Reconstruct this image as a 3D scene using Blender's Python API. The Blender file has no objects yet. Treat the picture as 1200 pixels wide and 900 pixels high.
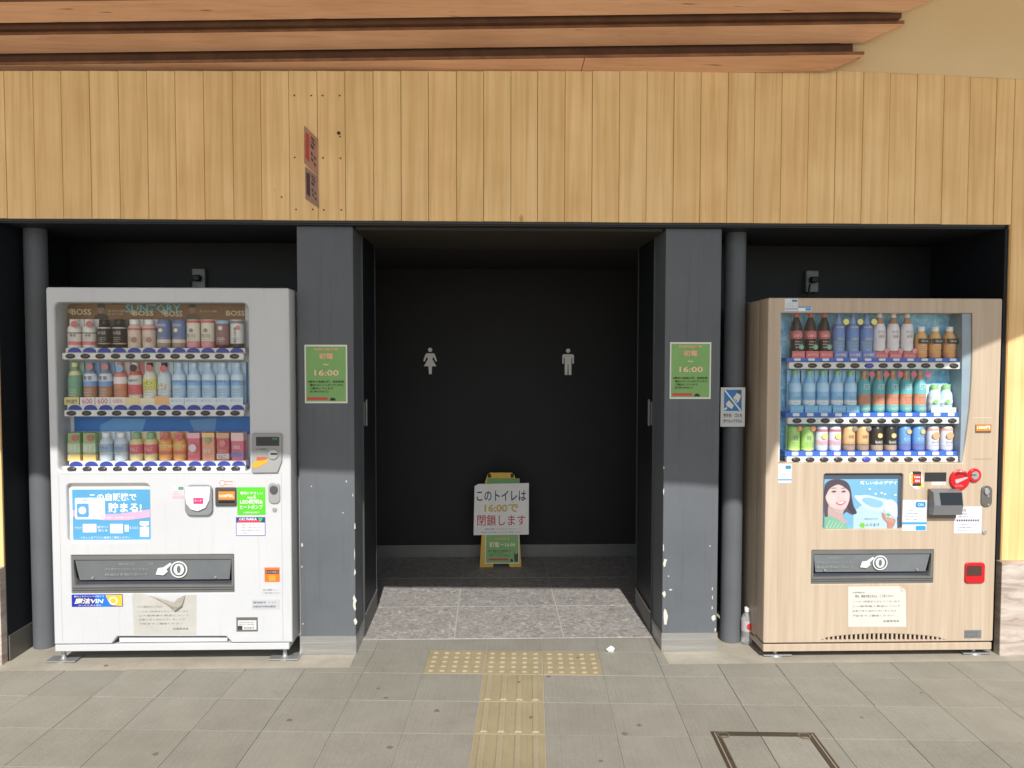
import bpy, bmesh, math, random
from mathutils import Vector, Matrix
random.seed(7)
SC = bpy.context.scene
COL = SC.collection
# ------------------------------------------------------------------ camera
CAM_H, CAM_D, F_PX = 1.58, 3.971, 901.1
YAW, PITCH, ROLL = -0.0284, 0.0425, 0.0016
def axes():
    f = Vector((-math.sin(YAW)*math.cos(PITCH), math.cos(YAW)*math.cos(PITCH), -math.sin(PITCH)))
    r = Vector((math.cos(YAW), math.sin(YAW), 0)); u = r.cross(f)
    return (math.cos(ROLL)*r+math.sin(ROLL)*u, math.cos(ROLL)*u-math.sin(ROLL)*r, f)
AR, AU, AF = axes()
EYE = Vector((0, -CAM_D, CAM_H))
cam = bpy.data.cameras.new('camera'); cam_o = bpy.data.objects.new('camera', cam); COL.objects.link(cam_o)
M = Matrix((AR, AU, -AF)).transposed().to_4x4(); M.translation = EYE
cam_o.matrix_world = M
cam.sensor_fit = 'HORIZONTAL'; cam.sensor_width = 36; cam.lens = 36*F_PX/1200
cam.clip_start = 0.05; cam.clip_end = 500
SC.camera = cam_o
# ------------------------------------------------------------------ world, sun, exposure
SUN_DIR = Vector((-0.042, 1, -0.836)).normalized()
ELEV = math.asin(-SUN_DIR.z)
w = bpy.data.worlds.new('World'); SC.world = w; w.use_nodes = True
nt = w.node_tree; nt.nodes.clear()
sky = nt.nodes.new('ShaderNodeTexSky'); sky.sky_type = 'NISHITA'; sky.sun_disc = False
sky.sun_elevation = ELEV; sky.sun_rotation = math.atan2(-SUN_DIR.x, -SUN_DIR.y)
bg = nt.nodes.new('ShaderNodeBackground'); bg.inputs[1].default_value = 0.125
ow = nt.nodes.new('ShaderNodeOutputWorld')
nt.links.new(sky.outputs[0], bg.inputs[0]); nt.links.new(bg.outputs[0], ow.inputs[0])
sl = bpy.data.lights.new('sun', 'SUN'); sl.energy = 3.9; sl.angle = math.radians(0.3); sl.color = (1, .97, .93)
so = bpy.data.objects.new('sun', sl); COL.objects.link(so); so.location = (0, -8, 9)
so.rotation_euler = SUN_DIR.to_track_quat('-Z', 'Y').to_euler()
SC.view_settings.view_transform = 'Standard'; SC.view_settings.look = 'None'
SC.view_settings.exposure = 0.33; SC.view_settings.gamma = 1
SC.view_settings.use_curve_mapping = False
SC.cycles.max_bounces = 8; SC.cycles.diffuse_bounces = 4; SC.cycles.transparent_max_bounces = 16

# ------------------------------------------------------------------ survey helpers: photo pixel -> point on a known real plane
def ray(px, py): return AF + AR*((px-600)/F_PX) + AU*((450-py)/F_PX)
def P(px, py, Y=0.0):
    d = ray(px, py); return EYE + d*((Y+CAM_D)/d.y)
def G(px, py, Z=0.0):
    d = ray(px, py); return EYE + d*((Z-CAM_H)/d.z)
def R(x0, y0, x1, y1, Y):
    a, b, c, d = P(x0, y0, Y), P(x1, y0, Y), P(x0, y1, Y), P(x1, y1, Y)
    return ((a.x+c.x)/2, (c.z+d.z)/2, (b.x+d.x)/2, (a.z+b.z)/2)      # x0, z0, x1, z1
# ------------------------------------------------------------------ materials
def lin(c):
    f = lambda v: (v/255/12.92) if v/255 <= .04045 else ((v/255+.055)/1.055)**2.4
    return (f(c[0]), f(c[1]), f(c[2]), 1)
MATS = {}
def nodes(name):
    m = bpy.data.materials.new(name); m.use_nodes = True
    n = m.node_tree; b = n.nodes['Principled BSDF']
    return m, n, b
def N(n, t, **k):
    x = n.nodes.new(t)
    for a, v in k.items():
        if a in x.inputs: x.inputs[a].default_value = v
        else: setattr(x, a, v)
    return x
def ramp(n, fac, stops, interp='LINEAR'):
    r = n.nodes.new('ShaderNodeValToRGB'); r.color_ramp.interpolation = interp
    e = r.color_ramp.elements
    while len(e) < len(stops): e.new(.5)
    for i, (p, c) in enumerate(stops): e[i].position = p; e[i].color = c if len(c) == 4 else (*c, 1)
    n.links.new(fac, r.inputs[0]); return r.outputs[0]
def coords(n, scale=(1, 1, 1), rnd=True, kind='Object'):
    tc = n.nodes.new('ShaderNodeTexCoord'); mp = n.nodes.new('ShaderNodeMapping'); mp.inputs['Scale'].default_value = scale
    n.links.new(tc.outputs[kind], mp.inputs[0])
    if rnd:
        oi = n.nodes.new('ShaderNodeObjectInfo'); ml = N(n, 'ShaderNodeMath', operation='MULTIPLY'); ml.inputs[1].default_value = 37.0
        n.links.new(oi.outputs['Random'], ml.inputs[0]); cb = n.nodes.new('ShaderNodeCombineXYZ')
        for i in range(3): n.links.new(ml.outputs[0], cb.inputs[i])
        n.links.new(cb.outputs[0], mp.inputs['Location'])
        return mp.outputs[0], oi.outputs['Random']
    return mp.outputs[0], None
def noise(n, vec, scale, detail=4, rough=.55, dist=0):
    x = N(n, 'ShaderNodeTexNoise', Scale=scale, Detail=detail, Roughness=rough, Distortion=dist); n.links.new(vec, x.inputs['Vector']); return x.outputs[0]
def mix(n, fac, a, b, mode='MIX'):
    x = n.nodes.new('ShaderNodeMix'); x.data_type = 'RGBA'; x.blend_type = mode
    for s, v in ((0, fac), (6, a), (7, b)):
        if hasattr(v, 'links') or hasattr(v, 'is_linked'): n.links.new(v, x.inputs[s])
        elif s == 0: x.inputs[s].default_value = v
        else: x.inputs[s].default_value = v if len(v) == 4 else (*v, 1)
    return x.outputs[2]
def bump(n, b, h, strength, dist):
    x = N(n, 'ShaderNodeBump', Strength=strength, Distance=dist); n.links.new(h, x.inputs['Height']); n.links.new(x.outputs[0], b.inputs['Normal'])
def flat(rgb, rough=.55, metal=0, spec=.4, vary=.06):
    """plain painted / printed surface in an sRGB colour with faint unevenness"""
    k = ('f', tuple(rgb), rough, metal, spec, vary)
    if k in MATS: return MATS[k]
    m, n, b = nodes('paint_%02x%02x%02x' % tuple(int(v) for v in rgb))
    c = lin(rgb); b.inputs['Roughness'].default_value = rough; b.inputs['Metallic'].default_value = metal
    b.inputs['Specular IOR Level'].default_value = spec
    v, _ = coords(n, rnd=False, kind='Object')
    f = noise(n, v, 9, 5, .6)
    col = ramp(n, f, [(.3, [x*(1-vary) for x in c[:3]]), (.7, [min(1, x*(1+vary)) for x in c[:3]])])
    n.links.new(col, b.inputs['Base Color'])
    MATS[k] = m; return m
def m_planks():
    m, n, b = nodes('pine_planks')
    v, rnd = coords(n, (1, 1, 1)); 
    mp = N(n, 'ShaderNodeMapping', Scale=(30, 30, .8)); n.links.new(v, mp.inputs[0])
    g = noise(n, mp.outputs[0], 1.6, 5, .6, .9)
    mp2 = N(n, 'ShaderNodeMapping', Scale=(7, 7, .5)); n.links.new(v, mp2.inputs[0])
    wv = N(n, 'ShaderNodeTexWave', wave_type='BANDS', bands_direction='X', Scale=.7, Distortion=14.0, Detail=3.0)
    wv.inputs['Detail Scale'].default_value = .8; n.links.new(mp2.outputs[0], wv.inputs['Vector'])
    big = noise(n, v, 3.0, 3, .5)
    c1 = ramp(n, g, [(.3, (.75, .49, .215)), (.5, (.835, .565, .265)), (.72, (.88, .625, .315))])
    wf = ramp(n, wv.outputs[0], [(.0, (.88, .81, .70)), (.4, (.98, .97, .95)), (1, (1.0, 1.0, 1.0))])
    c2 = mix(n, .55, c1, wf, 'MULTIPLY')
    tint = ramp(n, rnd, [(0, (.95, .93, .90)), (.35, (.98, .975, .965)), (.7, (1, 1, 1)), (1, (1.0, .97, .93))])
    c3 = mix(n, 1.0, c2, tint, 'MULTIPLY')
    c4 = mix(n, 1.0, c3, ramp(n, big, [(.3, (.90, .86, .80)), (.65, (1, 1, 1))]), 'MULTIPLY')
    # a few small knots
    vor = N(n, 'ShaderNodeTexVoronoi', Scale=2.3, Randomness=1.0); mp3 = N(n, 'ShaderNodeMapping', Scale=(1.6, 1.6, .8)); n.links.new(v, mp3.inputs[0]); n.links.new(mp3.outputs[0], vor.inputs['Vector'])
    kn = ramp(n, vor.outputs['Distance'], [(.0, (.42, .26, .13)), (.025, (.62, .45, .3)), (.05, (1, 1, 1))])
    c5 = mix(n, .7, c4, kn, 'MULTIPLY')
    n.links.new(c5, b.inputs['Base Color']); b.inputs['Roughness'].default_value = .5; b.inputs['Specular IOR Level'].default_value = .3
    bump(n, b, g, .12, .002); return m
def m_beam():
    m, n, b = nodes('cedar_beam')
    v, rnd = coords(n)
    mp = N(n, 'ShaderNodeMapping', Scale=(.9, 16, 16)); n.links.new(v, mp.inputs[0])
    g = noise(n, mp.outputs[0], 3.2, 6, .6, .7)
    c1 = ramp(n, g, [(.28, (.70, .36, .185)), (.5, (.80, .44, .24)), (.75, (.85, .50, .29))])
    mp2 = N(n, 'ShaderNodeMapping', Scale=(5, 75, 75)); n.links.new(v, mp2.inputs[0])
    s = noise(n, mp2.outputs[0], 1.0, 2, .4)
    c2 = mix(n, 1, c1, ramp(n, s, [(.22, (.42, .34, .28)), (.3, (1, 1, 1))]), 'MULTIPLY')
    big = noise(n, v, 1.7, 3, .5)
    c3 = mix(n, 1, c2, ramp(n, big, [(.3, (.85, .82, .8)), (.65, (1, 1, 1))]), 'MULTIPLY')
    n.links.new(c3, b.inputs['Base Color']); b.inputs['Roughness'].default_value = .6; b.inputs['Specular IOR Level'].default_value = .3
    bump(n, b, g, .15, .003); return m
def m_laminate():
    m, n, b = nodes('wood_laminate')
    v, _ = coords(n, rnd=False)
    mp = N(n, 'ShaderNodeMapping', Scale=(16, 16, .55)); n.links.new(v, mp.inputs[0])
    g = noise(n, mp.outputs[0], 2.0, 5, .6, .25)
    mp2 = N(n, 'ShaderNodeMapping', Scale=(75, 75, 1.2)); n.links.new(v, mp2.inputs[0]); f = noise(n, mp2.outputs[0], 2, 3, .5)
    c = ramp(n, g, [(.3, (.43, .335, .24)), (.5, (.47, .373, .275)), (.7, (.515, .42, .317))])
    c2 = mix(n, .5, c, ramp(n, f, [(.35, (.90, .88, .85)), (.6, (1, 1, 1))]), 'MULTIPLY')
    n.links.new(c2, b.inputs['Base Color']); b.inputs['Roughness'].default_value = .42; b.inputs['Specular IOR Level'].default_value = .35
    return m
def m_stone():
    m, n, b = nodes('layered_stone')
    v, _ = coords(n, rnd=True)
    mp = N(n, 'ShaderNodeMapping', Scale=(1.5, 1.5, 9)); n.links.new(v, mp.inputs[0])
    g = noise(n, mp.outputs[0], 2.5, 8, .65, 1.2)
    c = ramp(n, g, [(.3, (.28, .22, .18)), (.47, (.43, .355, .30)), (.56, (.50, .43, .37)), (.7, (.58, .52, .46))])
    n.links.new(c, b.inputs['Base Color']); b.inputs['Roughness'].default_value = .55; bump(n, b, g, .25, .003); return m
def m_pave(yellow=False):
    m, n, b = nodes('tactile_concrete' if yellow else 'paving_concrete')
    v, rnd = coords(n)
    tc = n.nodes.new('ShaderNodeTexCoord'); geo = n.nodes.new('ShaderNodeNewGeometry')
    f = noise(n, v, 260, 3, .7); d = noise(n, v, 6, 5, .6)
    wn = noise(n, geo.outputs['Position'], 1.1, 4, .6)
    if yellow: c = ramp(n, f, [(.3, (.30, .25, .15)), (.55, (.355, .30, .185)), (.75, (.41, .355, .225))])
    else: c = ramp(n, f, [(.28, (.23, .222, .19)), (.5, (.297, .287, .247)), (.75, (.36, .35, .302))])
    c = mix(n, 1, c, ramp(n, d, [(.25, (.88, .875, .865)), (.6, (1, 1, 1))]), 'MULTIPLY')
    c = mix(n, 1, c, ramp(n, wn, [(.3, (.90, .895, .885)), (.6, (1, 1, 1))]), 'MULTIPLY')
    if not yellow: c = mix(n, 1, c, ramp(n, rnd, [(0, (.90, .90, .89)), (1, (1, 1, 1))]), 'MULTIPLY')
    sc = noise(n, geo.outputs['Position'], 2.6, 6, .7, 1.5)
    c = mix(n, 1, c, ramp(n, sc, [(.30, (.91, .905, .90)), (.40, (1, 1, 1)), (.66, (1, 1, 1)), (.74, (1.07, 1.07, 1.065))]), 'MULTIPLY')
    # comb-finish grooves running away from the wall
    mp = N(n, 'ShaderNodeMapping', Scale=(90, 1.2, 1)); n.links.new(tc.outputs['Object'], mp.inputs[0]); gr = noise(n, mp.outputs[0], 1.6, 2, .5)
    c = mix(n, .6, c, ramp(n, gr, [(.35, (.86, .86, .85)), (.5, (1, 1, 1))]), 'MULTIPLY')
    n.links.new(c, b.inputs['Base Color']); b.inputs['Roughness'].default_value = .85; b.inputs['Specular IOR Level'].default_value = .25
    ad = N(n, 'ShaderNodeMath', operation='ADD'); n.links.new(f, ad.inputs[0]); n.links.new(gr, ad.inputs[1]); bump(n, b, ad.outputs[0], .35, .0015)
    return m
def m_ground():
    m, n, b = nodes('paved_ground')
    tc = n.nodes.new('ShaderNodeTexCoord'); mp = N(n, 'ShaderNodeMapping'); mp.inputs['Rotation'].default_value = (0, 0, .052); n.links.new(tc.outputs['Object'], mp.inputs[0])
    br = N(n, 'ShaderNodeTexBrick', offset=0.0, Scale=1.0); br.inputs['Mortar Size'].default_value = .004
    br.inputs['Brick Width'].default_value = .295; br.inputs['Row Height'].default_value = .295
    br.inputs['Color1'].default_value = (.45, .42, .35, 1); br.inputs['Color2'].default_value = (.50, .465, .395, 1); br.inputs['Mortar'].default_value = (.27, .255, .215, 1)
    n.links.new(mp.outputs[0], br.inputs['Vector'])
    d = noise(n, tc.outputs['Object'], 1.2, 5, .6)
    c = mix(n, 1, br.outputs[0], ramp(n, d, [(.3, (.85, .84, .82)), (.65, (1, 1, 1))]), 'MULTIPLY')
    n.links.new(c, b.inputs['Base Color']); b.inputs['Roughness'].default_value = .9; return m
def m_granite():
    m, n, b = nodes('shell_granite')
    v, rnd = coords(n)
    vo = N(n, 'ShaderNodeTexVoronoi', Scale=30, Randomness=1); dn = N(n, 'ShaderNodeTexNoise', Scale=14, Detail=3); n.links.new(v, dn.inputs['Vector'])
    ml = mix(n, .16, v, dn.outputs[1], 'ADD'); n.links.new(ml, vo.inputs['Vector'])
    a = noise(n, v, 22, 7, .72, 1.6); s = noise(n, v, 150, 3, .6)
    c = ramp(n, a, [(.30, (.16, .15, .138)), (.45, (.30, .285, .265)), (.57, (.41, .39, .365)), (.68, (.66, .635, .60))])
    fl = ramp(n, vo.outputs['Distance'], [(.0, (1.6, 1.55, 1.5)), (.10, (1.35, 1.32, 1.3)), (.17, (1, 1, 1)), (1, (.9, .9, .9))])
    c = mix(n, .9, c, fl, 'MULTIPLY')
    c = mix(n, .8, c, ramp(n, s, [(.3, (.7, .7, .7)), (.6, (1, 1, 1))]), 'MULTIPLY')
    c = mix(n, 1, c, ramp(n, rnd, [(0, (.92, .92, .92)), (1, (1.05, 1.05, 1.05))]), 'MULTIPLY')
    n.links.new(c, b.inputs['Base Color']); b.inputs['Roughness'].default_value = .55; bump(n, b, a, .12, .002); return m
def m_pillar():
    m, n, b = nodes('grey_metal_paint')
    v, _ = coords(n, rnd=False); d = noise(n, v, 2.5, 5, .6); s = noise(n, v, 25, 4, .6)
    c = ramp(n, d, [(.3, (.105, .113, .123)), (.7, (.127, .136, .147))])
    mp = N(n, 'ShaderNodeMapping', Scale=(22, 22, .9)); n.links.new(v, mp.inputs[0]); st = noise(n, mp.outputs[0], 1.4, 5, .65, .3)
    c = mix(n, .8, c, ramp(n, st, [(.25, (.78, .77, .75)), (.45, (1, 1, 1)), (.72, (1, 1, 1)), (.8, (1.22, 1.22, 1.2))]), 'MULTIPLY')
    n.links.new(c, b.inputs['Base Color']); b.inputs['Roughness'].default_value = .5; b.inputs['Specular IOR Level'].default_value = .15
    bump(n, b, s, .03, .002); return m
def m_white():
    m, n, b = nodes('white_enamel')
    v, _ = coords(n, rnd=False); d = noise(n, v, 2.2, 5, .6); s = noise(n, v, 40, 4, .7)
    c = ramp(n, d, [(.3, (.495, .503, .513)), (.7, (.535, .543, .553))])
    mp = N(n, 'ShaderNodeMapping', Scale=(30, 30, 1.5)); n.links.new(v, mp.inputs[0]); st = noise(n, mp.outputs[0], 1.5, 4, .6)
    c = mix(n, .7, c, ramp(n, st, [(.25, (.90, .885, .86)), (.42, (1, 1, 1))]), 'MULTIPLY')
    n.links.new(c, b.inputs['Base Color']); b.inputs['Roughness'].default_value = .34; b.inputs['Specular IOR Level'].default_value = .45
    return m
def m_glass(rough=.0, ior=1.24, tint=(1, 1, 1)):
    m = bpy.data.materials.new('window_glass'); m.use_nodes = True; n = m.node_tree; n.nodes.clear()
    o = n.nodes.new('ShaderNodeOutputMaterial'); fr = N(n, 'ShaderNodeFresnel', IOR=ior)
    t = N(n, 'ShaderNodeBsdfTransparent'); t.inputs[0].default_value = (*tint, 1); g = N(n, 'ShaderNodeBsdfGlossy', Roughness=rough)
    mx = n.nodes.new('ShaderNodeMixShader'); n.links.new(fr.outputs[0], mx.inputs[0]); n.links.new(t.outputs[0], mx.inputs[1]); n.links.new(g.outputs[0], mx.inputs[2]); n.links.new(mx.outputs[0], o.inputs[0])
    return m
def m_pet():
    m = bpy.data.materials.new('clear_plastic'); m.use_nodes = True; n = m.node_tree; n.nodes.clear()
    o = n.nodes.new('ShaderNodeOutputMaterial'); t = N(n, 'ShaderNodeBsdfTransparent'); d = N(n, 'ShaderNodeBsdfDiffuse'); d.inputs[0].default_value = (.75, .77, .78, 1)
    g = N(n, 'ShaderNodeBsdfGlossy', Roughness=.08); a = n.nodes.new('ShaderNodeMixShader'); b = n.nodes.new('ShaderNodeMixShader'); a.inputs[0].default_value = .28; b.inputs[0].default_value = .10
    n.links.new(t.outputs[0], a.inputs[1]); n.links.new(d.outputs[0], a.inputs[2]); n.links.new(a.outputs[0], b.inputs[1]); n.links.new(g.outputs[0], b.inputs[2]); n.links.new(b.outputs[0], o.inputs[0]); return m
def m_steel():
    m, n, b = nodes('brushed_steel')
    v, _ = coords(n, (1, 1, 1), rnd=False); mp = N(n, 'ShaderNodeMapping', Scale=(2, 2, 120)); n.links.new(v, mp.inputs[0]); g = noise(n, mp.outputs[0], 2, 3, .5)
    b.inputs['Metallic'].default_value = .85; n.links.new(ramp(n, g, [(.3, (.42, .42, .41)), (.7, (.56, .56, .545))]), b.inputs['Base Color'])
    n.links.new(ramp(n, g, [(.3, (.36,)*3), (.7, (.48,)*3)]), b.inputs['Roughness']); return m
def m_soffit():
    m, n, b = nodes('cream_soffit')
    v, _ = coords(n, rnd=False); d = noise(n, v, 1.2, 4, .6)
    n.links.new(ramp(n, d, [(.3, (.70, .50, .27)), (.7, (.76, .555, .31))]), b.inputs['Base Color']); b.inputs['Roughness'].default_value = .85; return m
PLANK, BEAM, LAM, STONE, PAVE, TACT, GROUND, GRAN, PILLAR, WHITE, GLASS, STEEL, SOFFIT = m_planks(), m_beam(), m_laminate(), m_stone(), m_pave(), m_pave(True), m_ground(), m_granite(), m_pillar(), m_white(), m_glass(), m_steel(), m_soffit()
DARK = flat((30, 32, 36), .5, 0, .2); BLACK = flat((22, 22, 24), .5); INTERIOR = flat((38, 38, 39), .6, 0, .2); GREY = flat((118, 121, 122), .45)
SILVER = flat((176, 178, 178), .32, .6); PAPER = flat((228, 227, 222), .7); OFFW = flat((205, 205, 200), .45); CONC = flat((160, 154, 140), .9, vary=.12)
# ------------------------------------------------------------------ object helpers (meshes are given in world coordinates)
WPOS = {}
def link(o, origin, parent=None):
    COL.objects.link(o)
    if parent is not None: o.parent = parent; o.location = origin - WPOS[parent.name]
    else: o.location = origin
    WPOS[o.name] = origin.copy(); return o
def thing(name, loc, label, cat, group=None):
    o = bpy.data.objects.new(name, None); o.empty_display_size = .1
    link(o, Vector(loc)); return tag(o, label, cat, group)
def tag(o, label, cat, group=None):
    o['label'] = label; o['category'] = cat
    if group: o['group'] = group
    return o
def struct(o): o['kind'] = 'structure'; return o
def finish(name, me, mats, parent, smooth=False):
    vs = [v.co for v in me.vertices]
    lo = Vector(min(v[i] for v in vs) for i in range(3)); hi = Vector(max(v[i] for v in vs) for i in range(3))
    org = Vector(((lo.x+hi.x)/2, (lo.y+hi.y)/2, lo.z))
    me.transform(Matrix.Translation(-org))
    for m in (mats if isinstance(mats, (list, tuple)) else [mats]): me.materials.append(m)
    if smooth:
        for p in me.polygons: p.use_smooth = True
    me.update()
    return link(bpy.data.objects.new(name, me), org, parent)
def mk(name, verts, faces, mat, parent=None, smooth=False):
    me = bpy.data.meshes.new(name); me.from_pydata([tuple(v) for v in verts], [], faces)
    return finish(name, me, mat, parent, smooth)
def from_bm(name, bm, mat, parent=None, smooth=False, recalc=True):
    if recalc: bmesh.ops.recalc_face_normals(bm, faces=bm.faces)
    me = bpy.data.meshes.new(name); bm.to_mesh(me); bm.free()
    return finish(name, me, mat, parent, smooth)
def inst(name, me, loc, parent=None, rotz=0):
    o = bpy.data.objects.new(name, me); link(o, Vector(loc), parent); o.rotation_euler.z = rotz; return o
def bm_box(bm, x0, x1, y0, y1, z0, z1, bev=0, seg=1):
    r = bmesh.ops.create_cube(bm, size=1); vs = r['verts']
    for v in vs: v.co = Vector((x0+(v.co.x+.5)*(x1-x0), y0+(v.co.y+.5)*(y1-y0), z0+(v.co.z+.5)*(z1-z0)))
    if bev: bmesh.ops.bevel(bm, geom=list({e for v in vs for e in v.link_edges}), offset=bev, segments=seg, profile=.5, affect='EDGES')
def box(name, x0, x1, y0, y1, z0, z1, mat, parent=None, bev=0, seg=1):
    bm = bmesh.new(); bm_box(bm, x0, x1, y0, y1, z0, z1, bev, seg); return from_bm(name, bm, mat, parent)
def rr(x0, z0, x1, z1, r=0, n=4):
    if r <= 0: return [(x0, z0), (x1, z0), (x1, z1), (x0, z1)]
    out = []
    for cx, cz, a in ((x1-r, z0+r, -90), (x1-r, z1-r, 0), (x0+r, z1-r, 90), (x0+r, z0+r, 180)):
        for i in range(n+1):
            t = math.radians(a+90*i/n); out.append((cx+r*math.cos(t), cz+r*math.sin(t)))
    return out
def disc(cx, cz, rx, rz=None, n=20, a0=0, a1=360):
    rz = rz or rx; full = abs(a1-a0) >= 360
    return [(cx+rx*math.cos(math.radians(a0+(a1-a0)*i/(n if full else n-1))), cz+rz*math.sin(math.radians(a0+(a1-a0)*i/(n if full else n-1)))) for i in range(n)]
def plate(name, pts, Y, t, mat, parent=None, holes=(), bev=0):
    """solid plate standing in the XZ plane: front face at Y, thickness t going back (+Y)"""
    c = bpy.data.curves.new(name, 'CURVE'); c.dimensions = '2D'; c.fill_mode = 'BOTH'
    for poly in [pts]+list(holes):
        s = c.splines.new('POLY'); s.points.add(len(poly)-1)
        for q, (x, z) in zip(s.points, poly): q.co = (x, z, 0, 1)
        s.use_cyclic_u = True
    c.extrude = t/2-bev; c.bevel_depth = bev; c.bevel_resolution = 1
    if bev: c.offset = -bev
    o = bpy.data.objects.new(name, c); me = bpy.data.meshes.new_from_object(o)
    bpy.data.objects.remove(o); bpy.data.curves.remove(c); me.materials.clear()
    me.transform(Matrix(((1, 0, 0, 0), (0, 0, -1, Y+t/2), (0, 1, 0, 0), (0, 0, 0, 1))))
    return finish(name, me, mat, parent)
def poly(name, pts, Y, t, mat, parent=None):
    """simple polygon without holes, cheap"""
    n = len(pts)
    if sum(pts[i][0]*pts[(i+1) % n][1]-pts[(i+1) % n][0]*pts[i][1] for i in range(n)) < 0: pts = pts[::-1]
    vs = [(x, Y, z) for x, z in pts]+[(x, Y+t, z) for x, z in pts]
    fs = [tuple(range(n)), tuple(range(2*n-1, n-1, -1))]+[(i, i+n, (i+1) % n+n, (i+1) % n) for i in range(n)]
    return mk(name, vs, fs, mat, parent)
def prect(name, a, Y, t, mat, parent=None, r=0):
    """sheet given by the photo rectangle a=(px0,py0,px1,py1) on the plane Y"""
    return poly(name, rr(*R(*a, Y), r), Y, t, mat, parent)
TXT = {}
def text_mesh(body, bold=0):
    k = (body, bold)
    if k not in TXT:
        c = bpy.data.curves.new('t', 'FONT'); c.body = body; c.resolution_u = 1 if len(body) > 6 else 2; c.offset = bold
        o = bpy.data.objects.new('t', c); me = bpy.data.meshes.new_from_object(o); bpy.data.objects.remove(o); bpy.data.curves.remove(c)
        me.materials.clear(); TXT[k] = me
    return TXT[k]
def txt(body, cx, cz, h, Y, mat, parent, wid=None, bold=0.0, curve_r=None, skew=0, vertical=False, name='lettering'):
    src = text_mesh(body, bold); me = src.copy()
    xs = [v.co.x for v in me.vertices]; zs = [v.co.y for v in me.vertices]
    if not xs: return None
    x0, x1, z0, z1 = min(xs), max(xs), min(zs), max(zs); s = h/(z1-z0); sx = (wid/(x1-x0)) if wid else s
    for v in me.vertices:
        x = (v.co.x-(x0+x1)/2)*sx; z = (v.co.y-(z0+z1)/2)*s
        x += skew*z
        if curve_r: v.co = Vector((cx+curve_r*math.sin(x/curve_r), Y+curve_r*(1-math.cos(x/curve_r)), cz+z))
        else: v.co = Vector((cx+x, Y, cz+z))
    return finish(name, me, mat, parent)
def ptxt(body, a, Y, mat, parent, bold=0.0, skew=0, fill=1.0):
    """lettering that fills the photo rectangle a on the plane Y"""
    x0, z0, x1, z1 = R(*a, Y); return txt(body, (x0+x1)/2, (z0+z1)/2, (z1-z0), Y-.0012, mat, parent, wid=(x1-x0)*fill, bold=bold, skew=skew)
def lathe(name, prof, loc, mat, parent=None, n=14, smooth=True, cap=True):
    vs, fs = [], []
    for r, z in prof:
        for i in range(n):
            a = 2*math.pi*i/n; vs.append((loc[0]+r*math.cos(a), loc[1]+r*math.sin(a), loc[2]+z))
    for j in range(len(prof)-1):
        for i in range(n): fs.append((j*n+i, j*n+(i+1) % n, (j+1)*n+(i+1) % n, (j+1)*n+i))
    if cap:
        m0 = len(vs); vs += vs[:n]+vs[(len(prof)-1)*n:len(prof)*n]
        fs.append(tuple(m0+i for i in range(n-1, -1, -1))); fs.append(tuple(m0+n+i for i in range(n)))
    o = mk(name, vs, fs, mat, parent)
    if smooth:
        for p in o.data.polygons: p.use_smooth = len(p.vertices) == 4
    return o
def tube(name, pts, r, mat, parent=None, n=8):
    bm = bmesh.new(); rings = []
    for i, p in enumerate(pts):
        p = Vector(p); d = (Vector(pts[min(i+1, len(pts)-1)])-Vector(pts[max(i-1, 0)])).normalized()
        a = d.orthogonal().normalized() if abs(d.z) < .9 else Vector((1, 0, 0)); a = (a-d*a.dot(d)).normalized(); b_ = d.cross(a)
        rings.append([bm.verts.new(p+a*r*math.cos(2*math.pi*k/n)+b_*r*math.sin(2*math.pi*k/n)) for k in range(n)])
    for i in range(len(rings)-1):
        for k in range(n): bm.faces.new((rings[i][k], rings[i][(k+1) % n], rings[i+1][(k+1) % n], rings[i+1][k]))
    bm.faces.new(rings[0][::-1]); bm.faces.new(rings[-1])
    return from_bm(name, bm, mat, parent, smooth=True)
# ================================================================== PAVEMENT
GA = 0.052; GU = Vector((math.cos(GA), -math.sin(GA))); GV = Vector((math.sin(GA), math.cos(GA))); GO = Vector((-0.036, -0.266)); GP = 0.295
XL, XR = -0.70, 0.906          # entrance opening
YSTRIP, YGRAN = -0.17, 0.197   # where the paving ends before the machines / before the granite
def gw(u, v): q = GO+GU*u+GV*v; return q.x, q.y
def clip(pts, ax, lim, keep_less):
    out = []; n = len(pts)
    for i in range(n):
        a, b = pts[i], pts[(i+1) % n]; da = (a[ax]-lim)*(1 if keep_less else -1); db = (b[ax]-lim)*(1 if keep_less else -1)
        if da <= 0: out.append(a)
        if da*db < 0:
            t = da/(da-db); out.append((a[0]+t*(b[0]-a[0]), a[1]+t*(b[1]-a[1])))
    return out
pave = struct(mk('pavement', [(-60, -60, -.004), (60, -60, -.004), (60, 20, -.004), (-60, 20, -.004)], [(0, 1, 2, 3)], GROUND))
pave.location = (0, 0, -.004); WPOS[pave.name] = Vector((0, 0, -.004)); pave.data.transform(Matrix.Translation((0, -20, 0)))
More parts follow.
